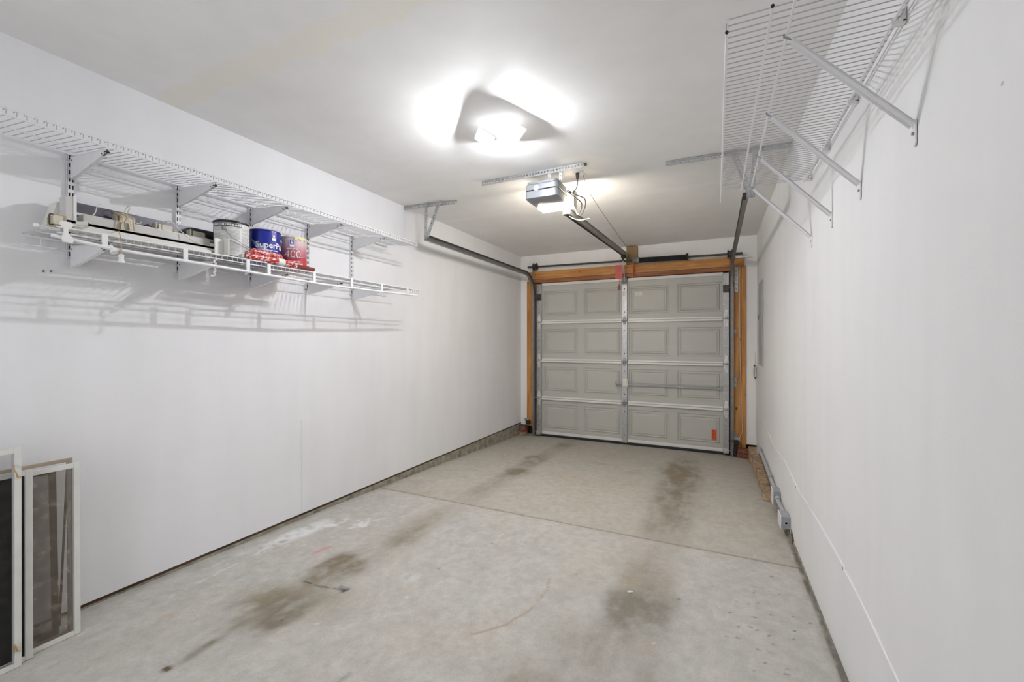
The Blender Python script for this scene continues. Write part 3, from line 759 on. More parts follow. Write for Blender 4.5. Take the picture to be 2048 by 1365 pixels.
MB().obox((1.457, 5.29, 1.985), (.016, 0, 0), (0, .010, 0), (0, 0, .026)).cyl((1.457, 5.29, 2.01), (1.457, 5.29, 2.03), .006).out('release_handle', M['darkred'], rl, bevel=.004)
tg = MB().obox((1.455, 5.275, 2.178), (.042, .006, 0), (0, .0008, 0), (0, 0, .085)).out('release_tag', M['redtag'])
tag(tg, 'rectangular red warning tag hanging from opener rail in front of header', 'tag')
tp = MB()
for i in range(7): tp.obox((1.455, 5.2738, 2.235 - i * .018), (random.uniform(.012, .03), .003, 0), (0, .0006, 0), (0, 0, .003))
tp.out('print', M['darkred'], tg)

t = thing('ceiling_outlet', (1.66, 2.99, H), 'white ceiling outlet with plug beside the opener motor', 'outlet')
MB().box(1.60, 1.675, 2.93, 3.05, H - .006, H).out('cover_plate', M['whiteplastic'], t, bevel=.003)
t = thing('power_cord', (1.63, 2.98, H - .05), 'grey power cord curling down from ceiling outlet to opener', 'cord')
MB().cyl((1.63, 2.965, H - .007), (1.63, 2.965, H - .045), .014, .010, 12).out('plug', M['cordgrey'], t, smooth=40)


def smooth_path(p, k=8):
    p = [V(a) for a in p]; out = []
    q = [p[0]] + p + [p[-1]]
    for i in range(1, len(q) - 2):
        for j in range(k):
            t_ = j / k; a, b_, c, d = q[i - 1], q[i], q[i + 1], q[i + 2]
            out.append(.5 * ((2 * b_) + (-a + c) * t_ + (2 * a - 5 * b_ + 4 * c - d) * t_ ** 2 + (-a + 3 * b_ - 3 * c + d) * t_ ** 3))
    out.append(p[-1]); return out


MB().tube(smooth_path([(1.63, 2.965, H - .045), (1.632, 2.965, 2.46), (1.612, 2.96, 2.415), (1.585, 2.95, 2.40), (1.580, 2.93, 2.41)]), .0035, 8).out('cable', M['cordgrey'], t, smooth=60)
MB().tube(smooth_path([(1.564, 2.93, 2.42), (1.61, 2.96, 2.39), (1.672, 3.0, 2.36), (1.672, 3.01, 2.30), (1.61, 3.09, 2.27), (1.558, 3.13, 2.335)]), .0035, 8).out('cable', M['cordgrey'], t, smooth=60)
MB().tube(smooth_path([(1.564, 2.93, 2.41), (1.61, 2.96, 2.37), (1.650, 3.0, 2.33), (1.635, 3.02, 2.28), (1.59, 3.10, 2.28), (1.555, 3.16, 2.34)]), .0035, 8).out('cable', M['cordgrey'], t, smooth=60)
o = MB().tube(smooth_path([(1.525, 3.10, 2.280), (1.555, 3.12, 2.262), (1.60, 3.14, 2.25), (1.665, 3.16, 2.262)]), .003, 6).out('bell_wire', M['whiteplastic'])
tag(o, 'short white wire looping under the near end of the opener rail', 'wire')
o = MB().tube(smooth_path([(1.66, 3.01, H - .004), (1.63, 3.3, 2.50), (1.60, 4.2, 2.47), (1.565, 5.35, 2.45)]), .0018, 6).out('sensor_wire', M['cordgrey'])
tag(o, 'thin grey wire strung above the opener rail toward the header', 'wire')

# ------------------------------------------------------------------ ceiling LED lamp with three tilted panels
lp = thing('ceiling_lamp', (1.445, 2.13, H), 'white ceiling lamp with three glowing tilted light panels', 'lamp')
cx, cy = 1.445, 2.13
MB().lathe((cx, cy, H), [(.058, 0), (.058, -.008), (.040, -.022), (.026, -.030), (.024, -.055)][::1], 28).out('lampholder', M['ledbase'], lp, smooth=40)
MB().lathe((cx, cy, H - .055), [(.024, 0), (.028, -.010), (.028, -.045), (.024, -.066), (.012, -.074)], 28).out('lamp_body', M['ledbody'], lp, smooth=40)
for ang in (-139, -21, 112):
    a = math.radians(ang); o_ = Vector((math.cos(a), math.sin(a), 0)); ph = math.radians({-139: 65, -21: 57, 112: 58}[ang])
    tn = Vector((-math.sin(a), math.cos(a), 0)); n_ = o_ * math.cos(ph) - Vector((0, 0, math.sin(ph))); u_ = o_ * math.sin(ph) + Vector((0, 0, math.cos(ph)))
    c0 = Vector((cx, cy, 2.428)) + o_ * .052
    c = c0 + u_ * .055
    MB().obox(c - n_ * .008, tn * .058, u_ * .050, n_ * .005).bar(Vector((cx, cy, 2.435)) + o_ * .02, c - n_ * .01, .03, .012).out('panel_back', M['ledback'], lp, bevel=.003)
    MB().obox(c + n_ * .001, tn * (.018 if ang == 112 else .0092), u_ * (.017 if ang == 112 else .0088), n_ * .004).out('light_panel', M['led_rear'] if ang == 112 else (M['led_left'] if ang < -100 else M['led']), lp)


# ------------------------------------------------------------------ wire shelves
def left_shelf(name, y0, y1, zr, zf, xf, lip, label, rearx=.022, both=True):
    """cross wires every 25 mm, sloping deck from rear zr to front zf; lip: 'up' or 'down'"""
    t = thing(name, (.02, (y0 + y1) / 2, zf), label, 'wire shelf')
    g = MB(); r = .0017
    n = int((y1 - y0) / .0247)
    sgn = 1 if lip == 'up' else -1
    for i in range(n + 1):
        y = y0 + .006 + i * (y1 - y0 - .012) / n
        pts = [(rearx, y, zr + .002), (xf - .004, y, zf + .002), (xf, y, zf + .004 * sgn), (xf, y, zf + .022 * sgn)]
        if lip == 'up': pts += [(xf - .003, y, zf + .027), (xf - .026, y, zf + .024)]
        g.tube(pts, r, 5)
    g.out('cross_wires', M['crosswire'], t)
    g = MB()
    g.cyl((rearx, y0, zr - .0035), (rearx, y1, zr - .0035), .0052, n=10).cyl((rearx - .002, y0, zr - .040), (rearx - .002, y1, zr - .040), .0024, n=8)
    yy = y0 + .06
    while yy < y1:
        g.cyl((rearx - .002, yy, zr - .040), (rearx - .002, yy, zr), .0020, n=6); yy += .41
    if xf > .3:
        xm = rearx + (xf - rearx) * .45; zm = zr + (zf - zr) * .45
        g.cyl((xm, y0, zm - .003), (xm, y1, zm - .003), .0026, n=8)
    g.out('rear_rod', M['wire'], t, smooth=50)
    g = MB()
    g.cyl((xf, y0, zf), (xf, y1, zf), .0030, n=10).cyl((xf + .002, y0, zf + .022 * sgn), (xf + .002, y1, zf + .022 * sgn), .0028, n=10)
    g.out('front_lip', M['wire'], t, smooth=50)
    return t


left_shelf('wire_shelf', .12, 2.800, 2.142, 2.108, .338, 'up', 'long empty white wire shelf, the upper one on the left wall')
s_lo = left_shelf('wire_shelf', .690, 1.500, 1.764, 1.754, .350, 'down', 'white wire shelf holding blind parts and paint cans on the left wall')
s_lo2 = left_shelf('wire_shelf', 1.506, 2.800, 1.762, 1.746, .350, 'down', 'empty far white wire shelf section beside the red brush handle')
# hanging rod below the lower shelf front
t = thing('hanging_rod', (.365, 1.7, 1.69), 'white hanging rod on short posts under the lower left shelf edge', 'hanging rod')
MB().tube([(.368, .672, 1.716), (.368, .85, 1.700), (.368, 1.27, 1.692), (.366, 1.85, 1.680), (.362, 2.40, 1.690), (.360, 2.77, 1.700)], .0068, 10).out('rod', M['wire'], t, smooth=50)
for y, zt in ((.822, 1.748), (1.105, 1.747), (1.39, 1.745), (1.503, 1.742), (1.79, 1.740), (2.081, 1.740), (2.361, 1.740), (2.645, 1.740)):
    zz = float(np.interp(y, [.672, .85, 1.27, 1.85, 2.4, 2.77], [1.716, 1.70, 1.692, 1.680, 1.69, 1.70]))
    MB().box(.359, .367, y - .009, y + .009, zz, zt + .008).out('support_post', M['wire'], t, bevel=.002)
# standards and brackets
ord5 = ['nearest the camera', 'second from the camera', 'middle one of the five', 'second from the garage door', 'closest to the garage door']
SYs = [.842, 1.250, 1.634, 2.025, 2.420]
st0 = None
for i, y in enumerate(SYs):
    lab = 'slotted white vertical shelf standard on left wall, ' + ord5[i]
    if st0 is None:
        st0 = thing('shelf_standard', (.0, y, 1.69), lab, 'shelf standard', 'slotted standards on the left wall')
        MB().box(.0, .003, y - .0125, y + .0125, 1.69, 2.152).box(.0, .016, y - .0125, y - .0105, 1.69, 2.152).box(.0, .016, y + .0105, y + .0125, 1.69, 2.152).box(.013, .016, y - .0125, y + .0125, 1.69, 2.152).out('channel', M['wiregrey'], st0)
        g = MB()
        for k in range(14):
            zz = 1.70 + k * .032
            g.box(.0155, .0168, y - .0075, y - .0035, zz, zz + .018).box(.0155, .0168, y + .0035, y + .0075, zz, zz + .018)
        g.out('slot_pattern', M['slot'], st0)
    else: copy_thing(st0, (.0, y, 1.69), lab)
bk0 = None
for lev, zt in (('upper', 2.120), ('lower', 1.739)):
    for i, y in enumerate(SYs):
        lab = 'triangular white shelf bracket under ' + lev + ' left shelf, ' + ord5[i]
        if bk0 is None:
            bk0 = thing('shelf_bracket', (.017, y, zt), lab, 'shelf bracket', 'triangular brackets under the left shelves')
            for dy in (-.006, .0045):
                MB().prism([(.0235, y + dy, zt + .006), (.335, y + dy, zt - .020), (.335, y + dy, zt - .034), (.300, y + dy, zt - .040), (.10, y + dy, zt - .078), (.0235, y + dy, zt - .088)], (0, .0015, 0)).out('side_plate', M['wiregrey'], bk0)
            MB().prism([(.017, y - .006, zt + .0065), (.335, y - .006, zt - .0195), (.335, y - .006, zt - .0212), (.017, y - .006, zt + .0045)], (0, .012, 0)).out('top_flange', M['wiregrey'], bk0)
            MB().prism([(.10, y - .006, zt - .0775), (.300, y - .006, zt - .0395), (.300, y - .006, zt - .0415), (.10, y - .006, zt - .0795)], (0, .012, 0)).prism([(.017, y - .006, zt - .0875), (.10, y - .006, zt - .0775), (.10, y - .006, zt - .0795), (.017, y - .006, zt - .0895)], (0, .012, 0)).out('bottom_flange', M['wiregrey'], bk0)
            for q in ((.322, .3355, y - .0075, y + .0075, zt - .033, zt - .028), (.300, .306, y - .0068, y - .0055, zt - .036, zt - .031), (.034, .040, y - .0068, y - .0055, zt - .014, zt - .009)): MB().box(*q).out('slot', M['slot'], bk0)
        else: copy_thing(bk0, (.017, y, zt), lab)

# right wire shelf, 16 inch, with three under rods
t = thing('wire_shelf', (W, 1.85, 2.135), 'white wire shelf high on the right wall, tilted rods and close wires', 'wire shelf')
t['label'] = 'wide empty white wire shelf mounted high on the right wall'
g = MB(); n = 56; y0, y1 = 1.196, 2.530
for i in range(n + 1):
    y = y0 + i * (y1 - y0) / n
    g.tube([(W - .012, y, 2.136), (2.556, y, 2.138), (2.549, y, 2.134), (2.548, y, 2.108)], .0015, 5)
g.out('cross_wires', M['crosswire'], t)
MB().cyl((2.551, y0 - .012, 2.131), (2.551, y1 + .02, 2.131), .0032, n=10).cyl((2.550, y0 + .0, 2.106), (2.550, y1 + .11, 2.106), .0034, n=10).out('front_lip', M['wire'], t, smooth=50)
for x, ya, yb in ((2.647, y0 - .012, y1 + .03), (2.692, y0 - .15, y1 + .01)):
    MB().cyl((x, ya, 2.1305), (x, yb, 2.1305), .0034, n=10).out('support_rod', M['wire'], t, smooth=50)
MB().cyl((W - .024, y0 - .1, 2.131), (W - .024, y1 + .02, 2.131), .0034, n=10).cyl((W - .012, y0 - .1, 2.142), (W - .012, y1 + .02, 2.142), .0030, n=10).out('rear_rod', M['wire'], t, smooth=50)
g = MB()
for x, y in ((2.550, y0), (2.647, y0 - .013)): g.lathe((x, y, 2.106 if x < 2.6 else 2.1305), [(.0036, 0), (.0044, -.003), (.003, -.006)], 10, (0, 1, 0))
g.out('rod_tips', M['slot'], t)

pos = ['nearest the camera', 'second from the camera', 'third from the camera', 'closest to the garage door']
br0 = None; cl0 = None
for i, (y, yc) in enumerate(((1.311, 1.369), (1.731, 1.757), (2.105, 2.145), (2.508, 2.50))):
    if br0 is None:
        br0 = thing('support_brace', (W, y, 1.81), 'white diagonal brace under the right wire shelf, ' + pos[i], 'shelf brace', 'braces under the right wire shelf')
        MB().bar((W - .006, y, 1.848), (2.700, y, 2.118), .018, .004, (0, 0, 1)).bar((W - .006, y - .008, 1.842), (2.702, y - .008, 2.112), .002, .012).bar((W - .006, y + .008, 1.842), (2.702, y + .008, 2.112), .002, .012).out('brace_arm', M['wire'], br0)
        MB().obox((W - .003, y, 1.826), (.0015, 0, 0), (0, .0095, 0), (0, 0, .026)).cyl((W - .0045, y, 1.800), (W - .0015, y, 1.800), .0095, n=16).out('foot_plate', M['wire'], br0)
        MB().cyl((W - .008, y, 1.822), (W - .004, y, 1.822), .004, n=10).out('screw', M['galvdull'], br0)
        MB().tube([(2.706, y - .006, 2.112), (2.692, y - .006, 2.1195), (2.6855, y - .004, 2.126), (2.6852, y - .002, 2.1335)], .0025, 6).out('hook_tip', M['galvdull'], br0)
        cl0 = thing('wall_clip', (W, yc, 2.14), 'small white clip holding the right shelf to the wall, ' + pos[i], 'wall clip', 'clips behind the right wire shelf')
        MB().box(W - .030, W - .0005, yc - .008, yc + .008, 2.118, 2.128).box(W - .010, W - .0005, yc - .008, yc + .008, 2.12, 2.158).cyl((W - .024, yc - .008, 2.131), (W - .024, yc + .008, 2.131), .007).out('clip_body', M['whiteplastic'], cl0, bevel=.002)
        MB().cyl((W - .013, yc, 2.152), (W - .009, yc, 2.152), .004, n=10).out('nail', M['darksteel'], cl0)
    else:
        copy_thing(br0, (W, y, 1.81), 'white diagonal brace under the right wire shelf, ' + pos[i])
        copy_thing(cl0, (W, yc, 2.14), 'small white clip holding the right shelf to the wall, ' + pos[i])


# ------------------------------------------------------------------ paint cans
def wrap(mb, cx, cy, r, z0, th0, s0, s1, lo, hi, n=14):
    """patch on a cylinder: s along the arc (metres, + to the right as seen), lo/hi functions of s -> height"""
    vv = []; ff = []
    for i in range(n + 1):
        s = s0 + (s1 - s0) * i / n; a = th0 + s / r
        for z in (lo(s), hi(s)): vv.append((cx + r * math.cos(a), cy + r * math.sin(a), z0 + z))
    for i in range(n): ff.append((2 * i, 2 * i + 2, 2 * i + 3, 2 * i + 1))
    mb.add(vv, ff)


def text_wrap(txt, size, cx, cy, r, z0, th0, s0, name, m, parent, zoff, thick=0.0):
    cu = bpy.data.curves.new(name, 'FONT'); cu.body = txt; cu.size = size; cu.resolution_u = 3; cu.offset = thick
    ob = bpy.data.objects.new(name, cu); COL.objects.link(ob)
    me = bpy.data.meshes.new_from_object(ob.evaluated_get(bpy.context.evaluated_depsgraph_get()))
    bpy.data.objects.remove(ob)
    bm = bmesh.new(); bm.from_mesh(me); bmesh.ops.triangulate(bm, faces=bm.faces)
    bm.verts.ensure_lookup_table()
    mb = MB(); vv = []
    for v in bm.verts:
        s = s0 + v.co.x; a = th0 + s / r; vv.append((cx + r * math.cos(a), cy + r * math.sin(a), z0 + zoff + v.co.y))
    mb.add(vv, [tuple(x.index for x in f.verts) for f in bm.faces]); bm.free()
    return mb.out(name, m, parent)


CR, CH = .0815, .190


def can(cx, cy, z0, label, bodymat):
    t = thing('paint_can', (cx, cy, z0), label, 'paint can')
    MB().lathe((cx, cy, z0), [(CR - .003, 0), (CR, .003), (CR, .006), (CR - .002, .008), (CR - .002, CH - .010), (CR + .001, CH - .008), (CR + .001, CH - .002), (CR - .002, CH), (CR - .008, CH - .004), (CR - .01, CH - .008)], 48).out('body', bodymat, t, smooth=40)
    MB().lathe((cx, cy, z0), [(CR - .010, CH - .012), (CR - .010, CH - .004), (CR - .016, CH - .003), (.01, CH - .006)], 40).out('lid', M['galvdull'], t, smooth=40)
    thc = math.atan2(-cy, 2.525 - cx)
    return t, thc


def bail(t, cx, cy, z0, th, sag=1):
    """wire handle hanging down in front, ears at +-90 degrees of th"""
    pts = []
    for i in range(21):
        u = -1 + 2 * i / 20; a = th + u * math.radians(92)
        rr = CR + .008 + .004 * (1 - u * u)
        pts.append((cx + rr * math.cos(a), cy + rr * math.sin(a), z0 + .145 - .085 * (1 - u * u) ** .8))
    MB().tube(pts, .0016, 6).out('wire_handle', M['galvdull'], t, smooth=60)
    for sg in (-1, 1):
        a = th + sg * math.radians(92)
        MB().lathe((cx + (CR - .002) * math.cos(a), cy + (CR - .002) * math.sin(a), z0 + .145), [(.014, 0), (.013, .004), (.006, .008), (.003, .010)], 14, (math.cos(a), math.sin(a), 0)).out('handle_ear', M['galvdull'], t, smooth=50)


tin = mat('tin_black_print', (.02, .02, .022), .35)
paper = mat('can_paper_white', (.74, .74, .72), .5, var=.08, vscale=30)
# can 1: turned so its printed back label faces the room
z1 = 1.769
c1, th = can(.205, 1.402, z1, 'white paint can turned to its fine-print back label, left of the blue can', tin)
mb = MB(); wrap(mb, .205, 1.402, CR + .0006, z1, th, -.098, .125, lambda s: .006, lambda s: .176, 30); mb.out('paper_label', paper, c1, smooth=50)
mb = MB(); wrap(mb, .205, 1.402, CR + .0012, z1, th, -.092, .048, lambda s: .156, lambda s: .174, 24); mb.out('black_band', tin, c1, smooth=50)
mb = MB()
s = -.088
while s < .044:
    w_ = random.uniform(.004, .011); wrap(mb, .205, 1.402, CR + .0018, z1, th, s, min(s + w_, .046), lambda q: .160, lambda q: .170, 2); s += w_ + .003
mb.out('band_print', paper, c1)
mb = MB(); pr = mat('fine_print', (.40, .40, .42), .6)
for (sa, sb) in ((-.090, -.030), (-.024, .040), (.048, .110)):
    for k in range(22):
        z = .018 + k * .0062
        if z > .150: break
        if random.random() < .12: continue
        wrap(mb, .205, 1.402, CR + .0012, z1, th, sa, sb - random.choice([0, 0, .005, .02]), lambda q, z=z: z, lambda q, z=z: z + .0022, 8)
mb.out('fine_print', pr, c1)
bail(c1, .205, 1.402, z1, th + math.radians(70))
# can 2: blue
z2 = 1.767; bx, by = .200, 1.590
blue = mat('blue_print', (.012, .022, .30), .3); lav = mat('lavender_print', (.26, .30, .66), .35); whitep = mat('white_print', (.85, .85, .9), .4)
c2, th = can(bx, by, z2, 'blue paint can with white lettering between the white and the red cans', blue)
mb = MB(); wrap(mb, bx, by, CR + .0006, z2, th, -.125, -.072, lambda s: .01, lambda s: .085, 8); mb.out('side_label', paper, c2)


def sw_hi(s): return .135 - (s + .072) * .62 if s < .075 else .045
def sw_lo(s):
    u = (s + .072) / .15
    return max(.022 + .020 * max(0, u - .5), .135 - .165 * (u ** .75)) if u > 0 else .135


mb = MB(); wrap(mb, bx, by, CR + .0008, z2, th, -.072, .078, sw_lo, lambda s: max(sw_lo(s) + .0005, sw_hi(s)), 40); mb.out('swoosh_print', lav, c2, smooth=50)
text_wrap('SuperPaint', .046, bx, by, CR + .0014, z2, th, -.046, 'lettering', whitep, c2, .088, .0009)
mb = MB()
for a_, b_ in ((-.014, .006), (.008, .022), (.024, .044), (.046, .060), (.062, .074)):
    wrap(mb, bx, by, CR + .0014, z2, th, a_, b_, lambda s: .072 + .0, lambda s: .0765, 4)
for a_, b_ in ((-.03, -.006), (-.002, .014), (.018, .03), (.034, .05)): wrap(mb, bx, by, CR + .0014, z2, th, a_, b_, lambda s: .013, lambda s: .017, 4)
mb.out('small_print', whitep, c2)
pur = mat('purple_print', (.13, .06, .30), .35)


def emblem(t, cx, cy, z0, th, s0, w, h, zb):
    mb = MB(); wrap(mb, cx, cy, CR + .0014, z0, th, s0, s0 + w, lambda s: zb, lambda s: zb + h, 6); mb.out('emblem_border', mat('emblem_lavender', (.55, .52, .78), .4), t)
    mb = MB(); wrap(mb, cx, cy, CR + .0020, z0, th, s0 + w * .14, s0 + w * .86, lambda s: zb + h * .34, lambda s: zb + h * .93, 6); mb.out('emblem_field', pur, t)
    mb = MB(); m_ = s0 + w * .5
    wrap(mb, cx, cy, CR + .0026, z0, th, m_ - w * .20, m_ + w * .20, lambda s: zb + h * .40, lambda s: zb + h * (.74 - abs(s - m_) / w * 1.1), 8)
    wrap(mb, cx, cy, CR + .0026, z0, th, m_ - w * .06, m_ + w * .06, lambda s: zb + h * .76, lambda s: zb + h * .88, 3)
    wrap(mb, cx, cy, CR + .0026, z0, th, s0 + w * .08, s0 + w * .92, lambda s: zb + h * .04, lambda s: zb + h * .26, 6)
    mb.out('emblem_print', whitep, t)


emblem(c2, bx, by, z2, th, .036, .026, .052, .130)
bail(c2, bx, by, z2, th + math.radians(192))
# can 3: red
z3 = 1.767; rx_, ry_ = .200, 1.768
m = bpy.data.materials.new('red_fading_print'); m.use_nodes = True; nt = m.node_tree; N = nt.nodes; L = nt.links
tc = N.new('ShaderNodeTexCoord'); sp = N.new('ShaderNodeSeparateXYZ'); L.new(tc.outputs['Object'], sp.inputs[0])
mr = N.new('ShaderNodeMapRange'); mr.inputs[1].default_value = 0; mr.inputs[2].default_value = .19; L.new(sp.outputs[2], mr.inputs[0])
rp = N.new('ShaderNodeValToRGB'); e = rp.color_ramp.elements; e[0].position = 0; e[0].color = (.62, .05, .06, 1); e[1].position = .95; e[1].color = (.60, .57, .54, 1)
k = e.new(.30); k.color = (.50, .05, .075, 1); k = e.new(.55); k.color = (.50, .19, .24, 1); k = e.new(.75); k.color = (.60, .42, .45, 1)
L.new(mr.outputs[0], rp.inputs[0]); L.new(rp.outputs[0], N['Principled BSDF'].inputs['Base Color']); N['Principled BSDF'].inputs['Roughness'].default_value = .35
c3, th = can(rx_, ry_, z3, 'red and pale pink paint can marked 400, right of the blue can', m)
emblem(c3, rx_, ry_, z3, th, -.016, .026, .046, .124)
pk = mat('pale_red_print', (.80, .62, .60), .4)
text_wrap('400', .062, rx_, ry_, CR + .0014, z3, th, -.044, 'lettering', pk, c3, .062, -.0006)
mb = MB()
for a_, b_ in ((-.03, -.018), (-.015, -.004), (0, .012), (.016, .03)): wrap(mb, rx_, ry_, CR + .0014, z3, th, a_, b_, lambda s: .110, lambda s: .117, 3)
for a_, b_ in ((-.02, 0), (.004, .022), (.026, .045)): wrap(mb, rx_, ry_, CR + .0014, z3, th, a_, b_, lambda s: .036, lambda s: .042, 4)
for a_, b_ in ((-.01, .06),): wrap(mb, rx_, ry_, CR + .0014, z3, th, a_, b_, lambda s: .024, lambda s: .031, 6)
mb.out('small_print', pk, c3)
mb = MB(); wrap(mb, rx_, ry_, CR + .0016, z3, th, .01, .085, lambda s: CH - .012 - .010 * abs(math.sin(s * 90)), lambda s: CH - .001, 24); mb.out('paint_drip', mat('dried_yellow_paint', (.74, .68, .38), .5), c3)
mb = MB(); wrap(mb, rx_, ry_, CR + .0014, z3, th, -.11, -.072, lambda s: .0, lambda s: .15, 6); mb.out('side_label', mat('can_side_label', (.6, .5, .58), .5), c3)
bail(c3, rx_, ry_, z3, th + math.radians(6))


# ------------------------------------------------------------------ roller covers, brush, blind parts on the lower shelf
def wrapper_mat():
    m = bpy.data.materials.new('red_printed_film'); m.use_nodes = True; nt = m.node_tree; N = nt.nodes; L = nt.links
    b = N['Principled BSDF']; b.inputs['Roughness'].default_value = .25
    tc = N.new('ShaderNodeTexCoord'); mp = N.new('ShaderNodeMapping'); mp.inputs['Rotation'].default_value = (.6, .4, .3); mp.inputs['Scale'].default_value = (1.5, 1, 1.5)
    L.new(tc.outputs['Object'], mp.inputs[0])
    n = N.new('ShaderNodeTexNoise'); n.inputs['Scale'].default_value = 75; n.inputs['Detail'].default_value = 3; L.new(mp.outputs[0], n.inputs['Vector'])
    r = N.new('ShaderNodeValToRGB'); e = r.color_ramp.elements; e[0].position = .50; e[0].color = (.46, .025, .02, 1); e[1].position = .60; e[1].color = (.80, .62, .60, 1)
    L.new(n.outputs['Fac'], r.inputs[0]); L.new(r.outputs[0], b.inputs['Base Color'])
    bp = N.new('ShaderNodeBump'); bp.inputs['Strength'].default_value = .6; L.new(n.outputs['Fac'], bp.inputs['Height']); L.new(bp.outputs[0], b.inputs['Normal'])
    return m


wm = wrapper_mat()


def crumple(p0, p1, r, n=16, m=14, seed=1):
    rnd = random.Random(seed); mb = MB(); p0 = V(p0); p1 = V(p1); d = (p1 - p0).normalized(); a = d.orthogonal().normalized(); b_ = d.cross(a); v = []
    for i in range(m + 1):
        t_ = i / m; e_ = .55 if i in (0, m) else (.9 if i in (1, m - 1) else 1)
        for k in range(n):
            q = 2 * math.pi * k / n; rr = r * e_ * (1 + rnd.uniform(-.09, .07)); v.append(p0 + (p1 - p0) * t_ + a * math.cos(q) * rr + b_ * math.sin(q) * rr)
    f = [(i * n + k, i * n + (k + 1) % n, (i + 1) * n + (k + 1) % n, (i + 1) * n + k) for i in range(m) for k in range(n)] + [tuple(range(n)), tuple(range(m * n, (m + 1) * n))]
    return mb.add(v, f)


o = crumple((.306, 1.440, 1.812), (.308, 1.620, 1.806), .0180, seed=3).out('roller_cover', wm, smooth=60)
tag(o, 'red and white wrapped roller cover lying behind, against the blue can', 'roller cover')
t = thing('roller_cover', (.315, 1.53, 1.752), 'red and white wrapped roller cover with pale paper band, along shelf edge', 'roller cover')
crumple((.330, 1.395, 1.778), (.330, 1.690, 1.773), .0195, seed=5, m=20).out('wrapped_roll', wm, t, smooth=60)
MB().cyl((.330, 1.572, 1.775), (.330, 1.612, 1.7743), .0214, n=24).out('paper_band', mat('band_paper', (.78, .78, .72), .6, var=.1, vscale=60), t, smooth=40)
t = thing('paint_brush', (.315, 1.76, 1.757), 'dark red brush handle with pale ferrule lying at the shelf edge', 'brush')
MB().bar((.318, 1.700, 1.772), (.314, 1.828, 1.768), .022, .020).out('handle', M['darkred'], t, bevel=.004)
MB().bar((.318, 1.672, 1.773), (.318, 1.702, 1.772), .026, .022).out('ferrule', M['wiregrey'], t, bevel=.003)
MB().bar((.318, 1.655, 1.773), (.318, 1.673, 1.773), .026, .018).out('bristles', M['black'], t, bevel=.003)
o = MB().prism([(.300, 1.375, 1.765), (.300, 1.430, 1.765), (.300, 1.430, 1.778), (.300, 1.385, 1.785)], (.03, 0, 0)).out('putty_knife', M['railgrey'], bevel=.002)
tag(o, 'small grey metal piece lying at the near end of red roller covers', 'metal piece')
t = thing('valance_clip', (.28, 1.335, 1.772), 'beige-grey angle bracket standing in front of the white can', 'bracket')
MB().box(.285, .292, 1.270, 1.312, 1.758, 1.845).out('wide_leaf', M['oldwhite'], t, bevel=.002)
MB().box(.285, .330, 1.312, 1.318, 1.760, 1.850).out('side_leaf', M['railwhite'], t, bevel=.002)

# headrails
hr = t = thing('blind_headrail', (.09, 1.08, 1.85), 'open dark channel of a blind headrail lying at back of the lower left shelf', 'headrail')
HA, HB = .800, 1.395
MB().box(.070, .073, HA, HB, 1.862, 1.924).box(.073, .118, HA, HB, 1.862, 1.865).out('channel_back', M['slate'], t)
MB().box(.066, .072, HA, HB, 1.920, 1.925).box(.116, .119, HA, HB, 1.862, 1.872).out('channel_edge', M['railwhite'], t)
MB().box(.060, .128, HA - .006, HA + .014, 1.812, 1.927).out('end_cap', M['railgrey'], t, bevel=.003)
for y in (.965, 1.115, 1.262):
    c_ = MB().box(.092, .118, y, y + .060, 1.868, 1.898).box(.086, .124, y - .014, y - .007, 1.862, 1.902).box(.095, .116, y + .062, y + .074, 1.874, 1.882).out('cord_lock', M['cream'], t, bevel=.003)
    MB().tube(smooth_path([(.105, y + .06, 1.885), (.115, y + .075, 1.878), (.108, y + .086, 1.890)]), .002, 5).out('wire_end', M['cord'], c_)
MB().box(.086, .118, 1.325, 1.392, 1.866, 1.892).out('end_lock', M['black'], t, bevel=.003)
MB().tube([(.070, .775, 1.85), (.070, .790, 1.90), (.075, .80, 1.924)], .003, 6).out('cord_end', M['cord'], t)
t = thing('blind_headrail', (.13, 1.08, 1.81), 'grey-white boxed blind rail lying below the dark channel', 'headrail')
MB().box(.119, .170, .826, 1.318, 1.806, 1.858).out('rail_box', M['railgrey'], t, bevel=.003)
t = thing('blind_rail', (.22, 1.05, 1.775), 'bright white blind rail lying along the front of lower left shelf', 'rail')
MB().box(.190, .262, .735, 1.305, 1.792, 1.806).box(.258, .262, .735, 1.305, 1.782, 1.806).out('rail_top', M['railwhite'], t, bevel=.002)
MB().box(.200, .252, .740, 1.300, 1.769, 1.791).out('rail_core', M['cream'], t, bevel=.002)
o = MB().box(.272, .300, .760, 1.250, 1.762, 1.777).out('white_batten', M['railwhite'], bevel=.003); tag(o, 'narrow white bottom rail resting against the near shelf lip', 'rail')
t = thing('end_box', (.10, .775, 1.80), 'upright pale plastic end piece standing at near end of the blind rails', 'bracket')
MB().box(.132, .188, .768, .796, 1.807, 1.916).out('panel', M['railgrey'], t, bevel=.002)
MB().box(.184, .192, .790, .800, 1.807, 1.920).out('edge', M['railwhite'], t, bevel=.002)
o = MB().prism([(.05, .735, 1.78), (.05, .775, 1.78), (.05, .775, 1.90), (.05, .765, 1.90)], (.07, 0, 0)).out('plastic_wedge', M['oldwhite'], bevel=.002)
tag(o, 'slanted pale sleeve leaning behind the upright end piece', 'sleeve')
t = thing('cardboard_block', (.24, .71, 1.775), 'small tan block with dark metal clip at near end of lower shelf', 'block')
MB().box(.235, .320, .700, .728, 1.766, 1.806).out('block_body', M['card'], t, bevel=.003)
MB().tube(smooth_path([(.318, .694, 1.800), (.318, .688, 1.803), (.318, .682, 1.797), (.318, .682, 1.768), (.318, .686, 1.763), (.318, .693, 1.767)]), .0028, 6).out('metal_clip', M['darksteel'], t, smooth=50)
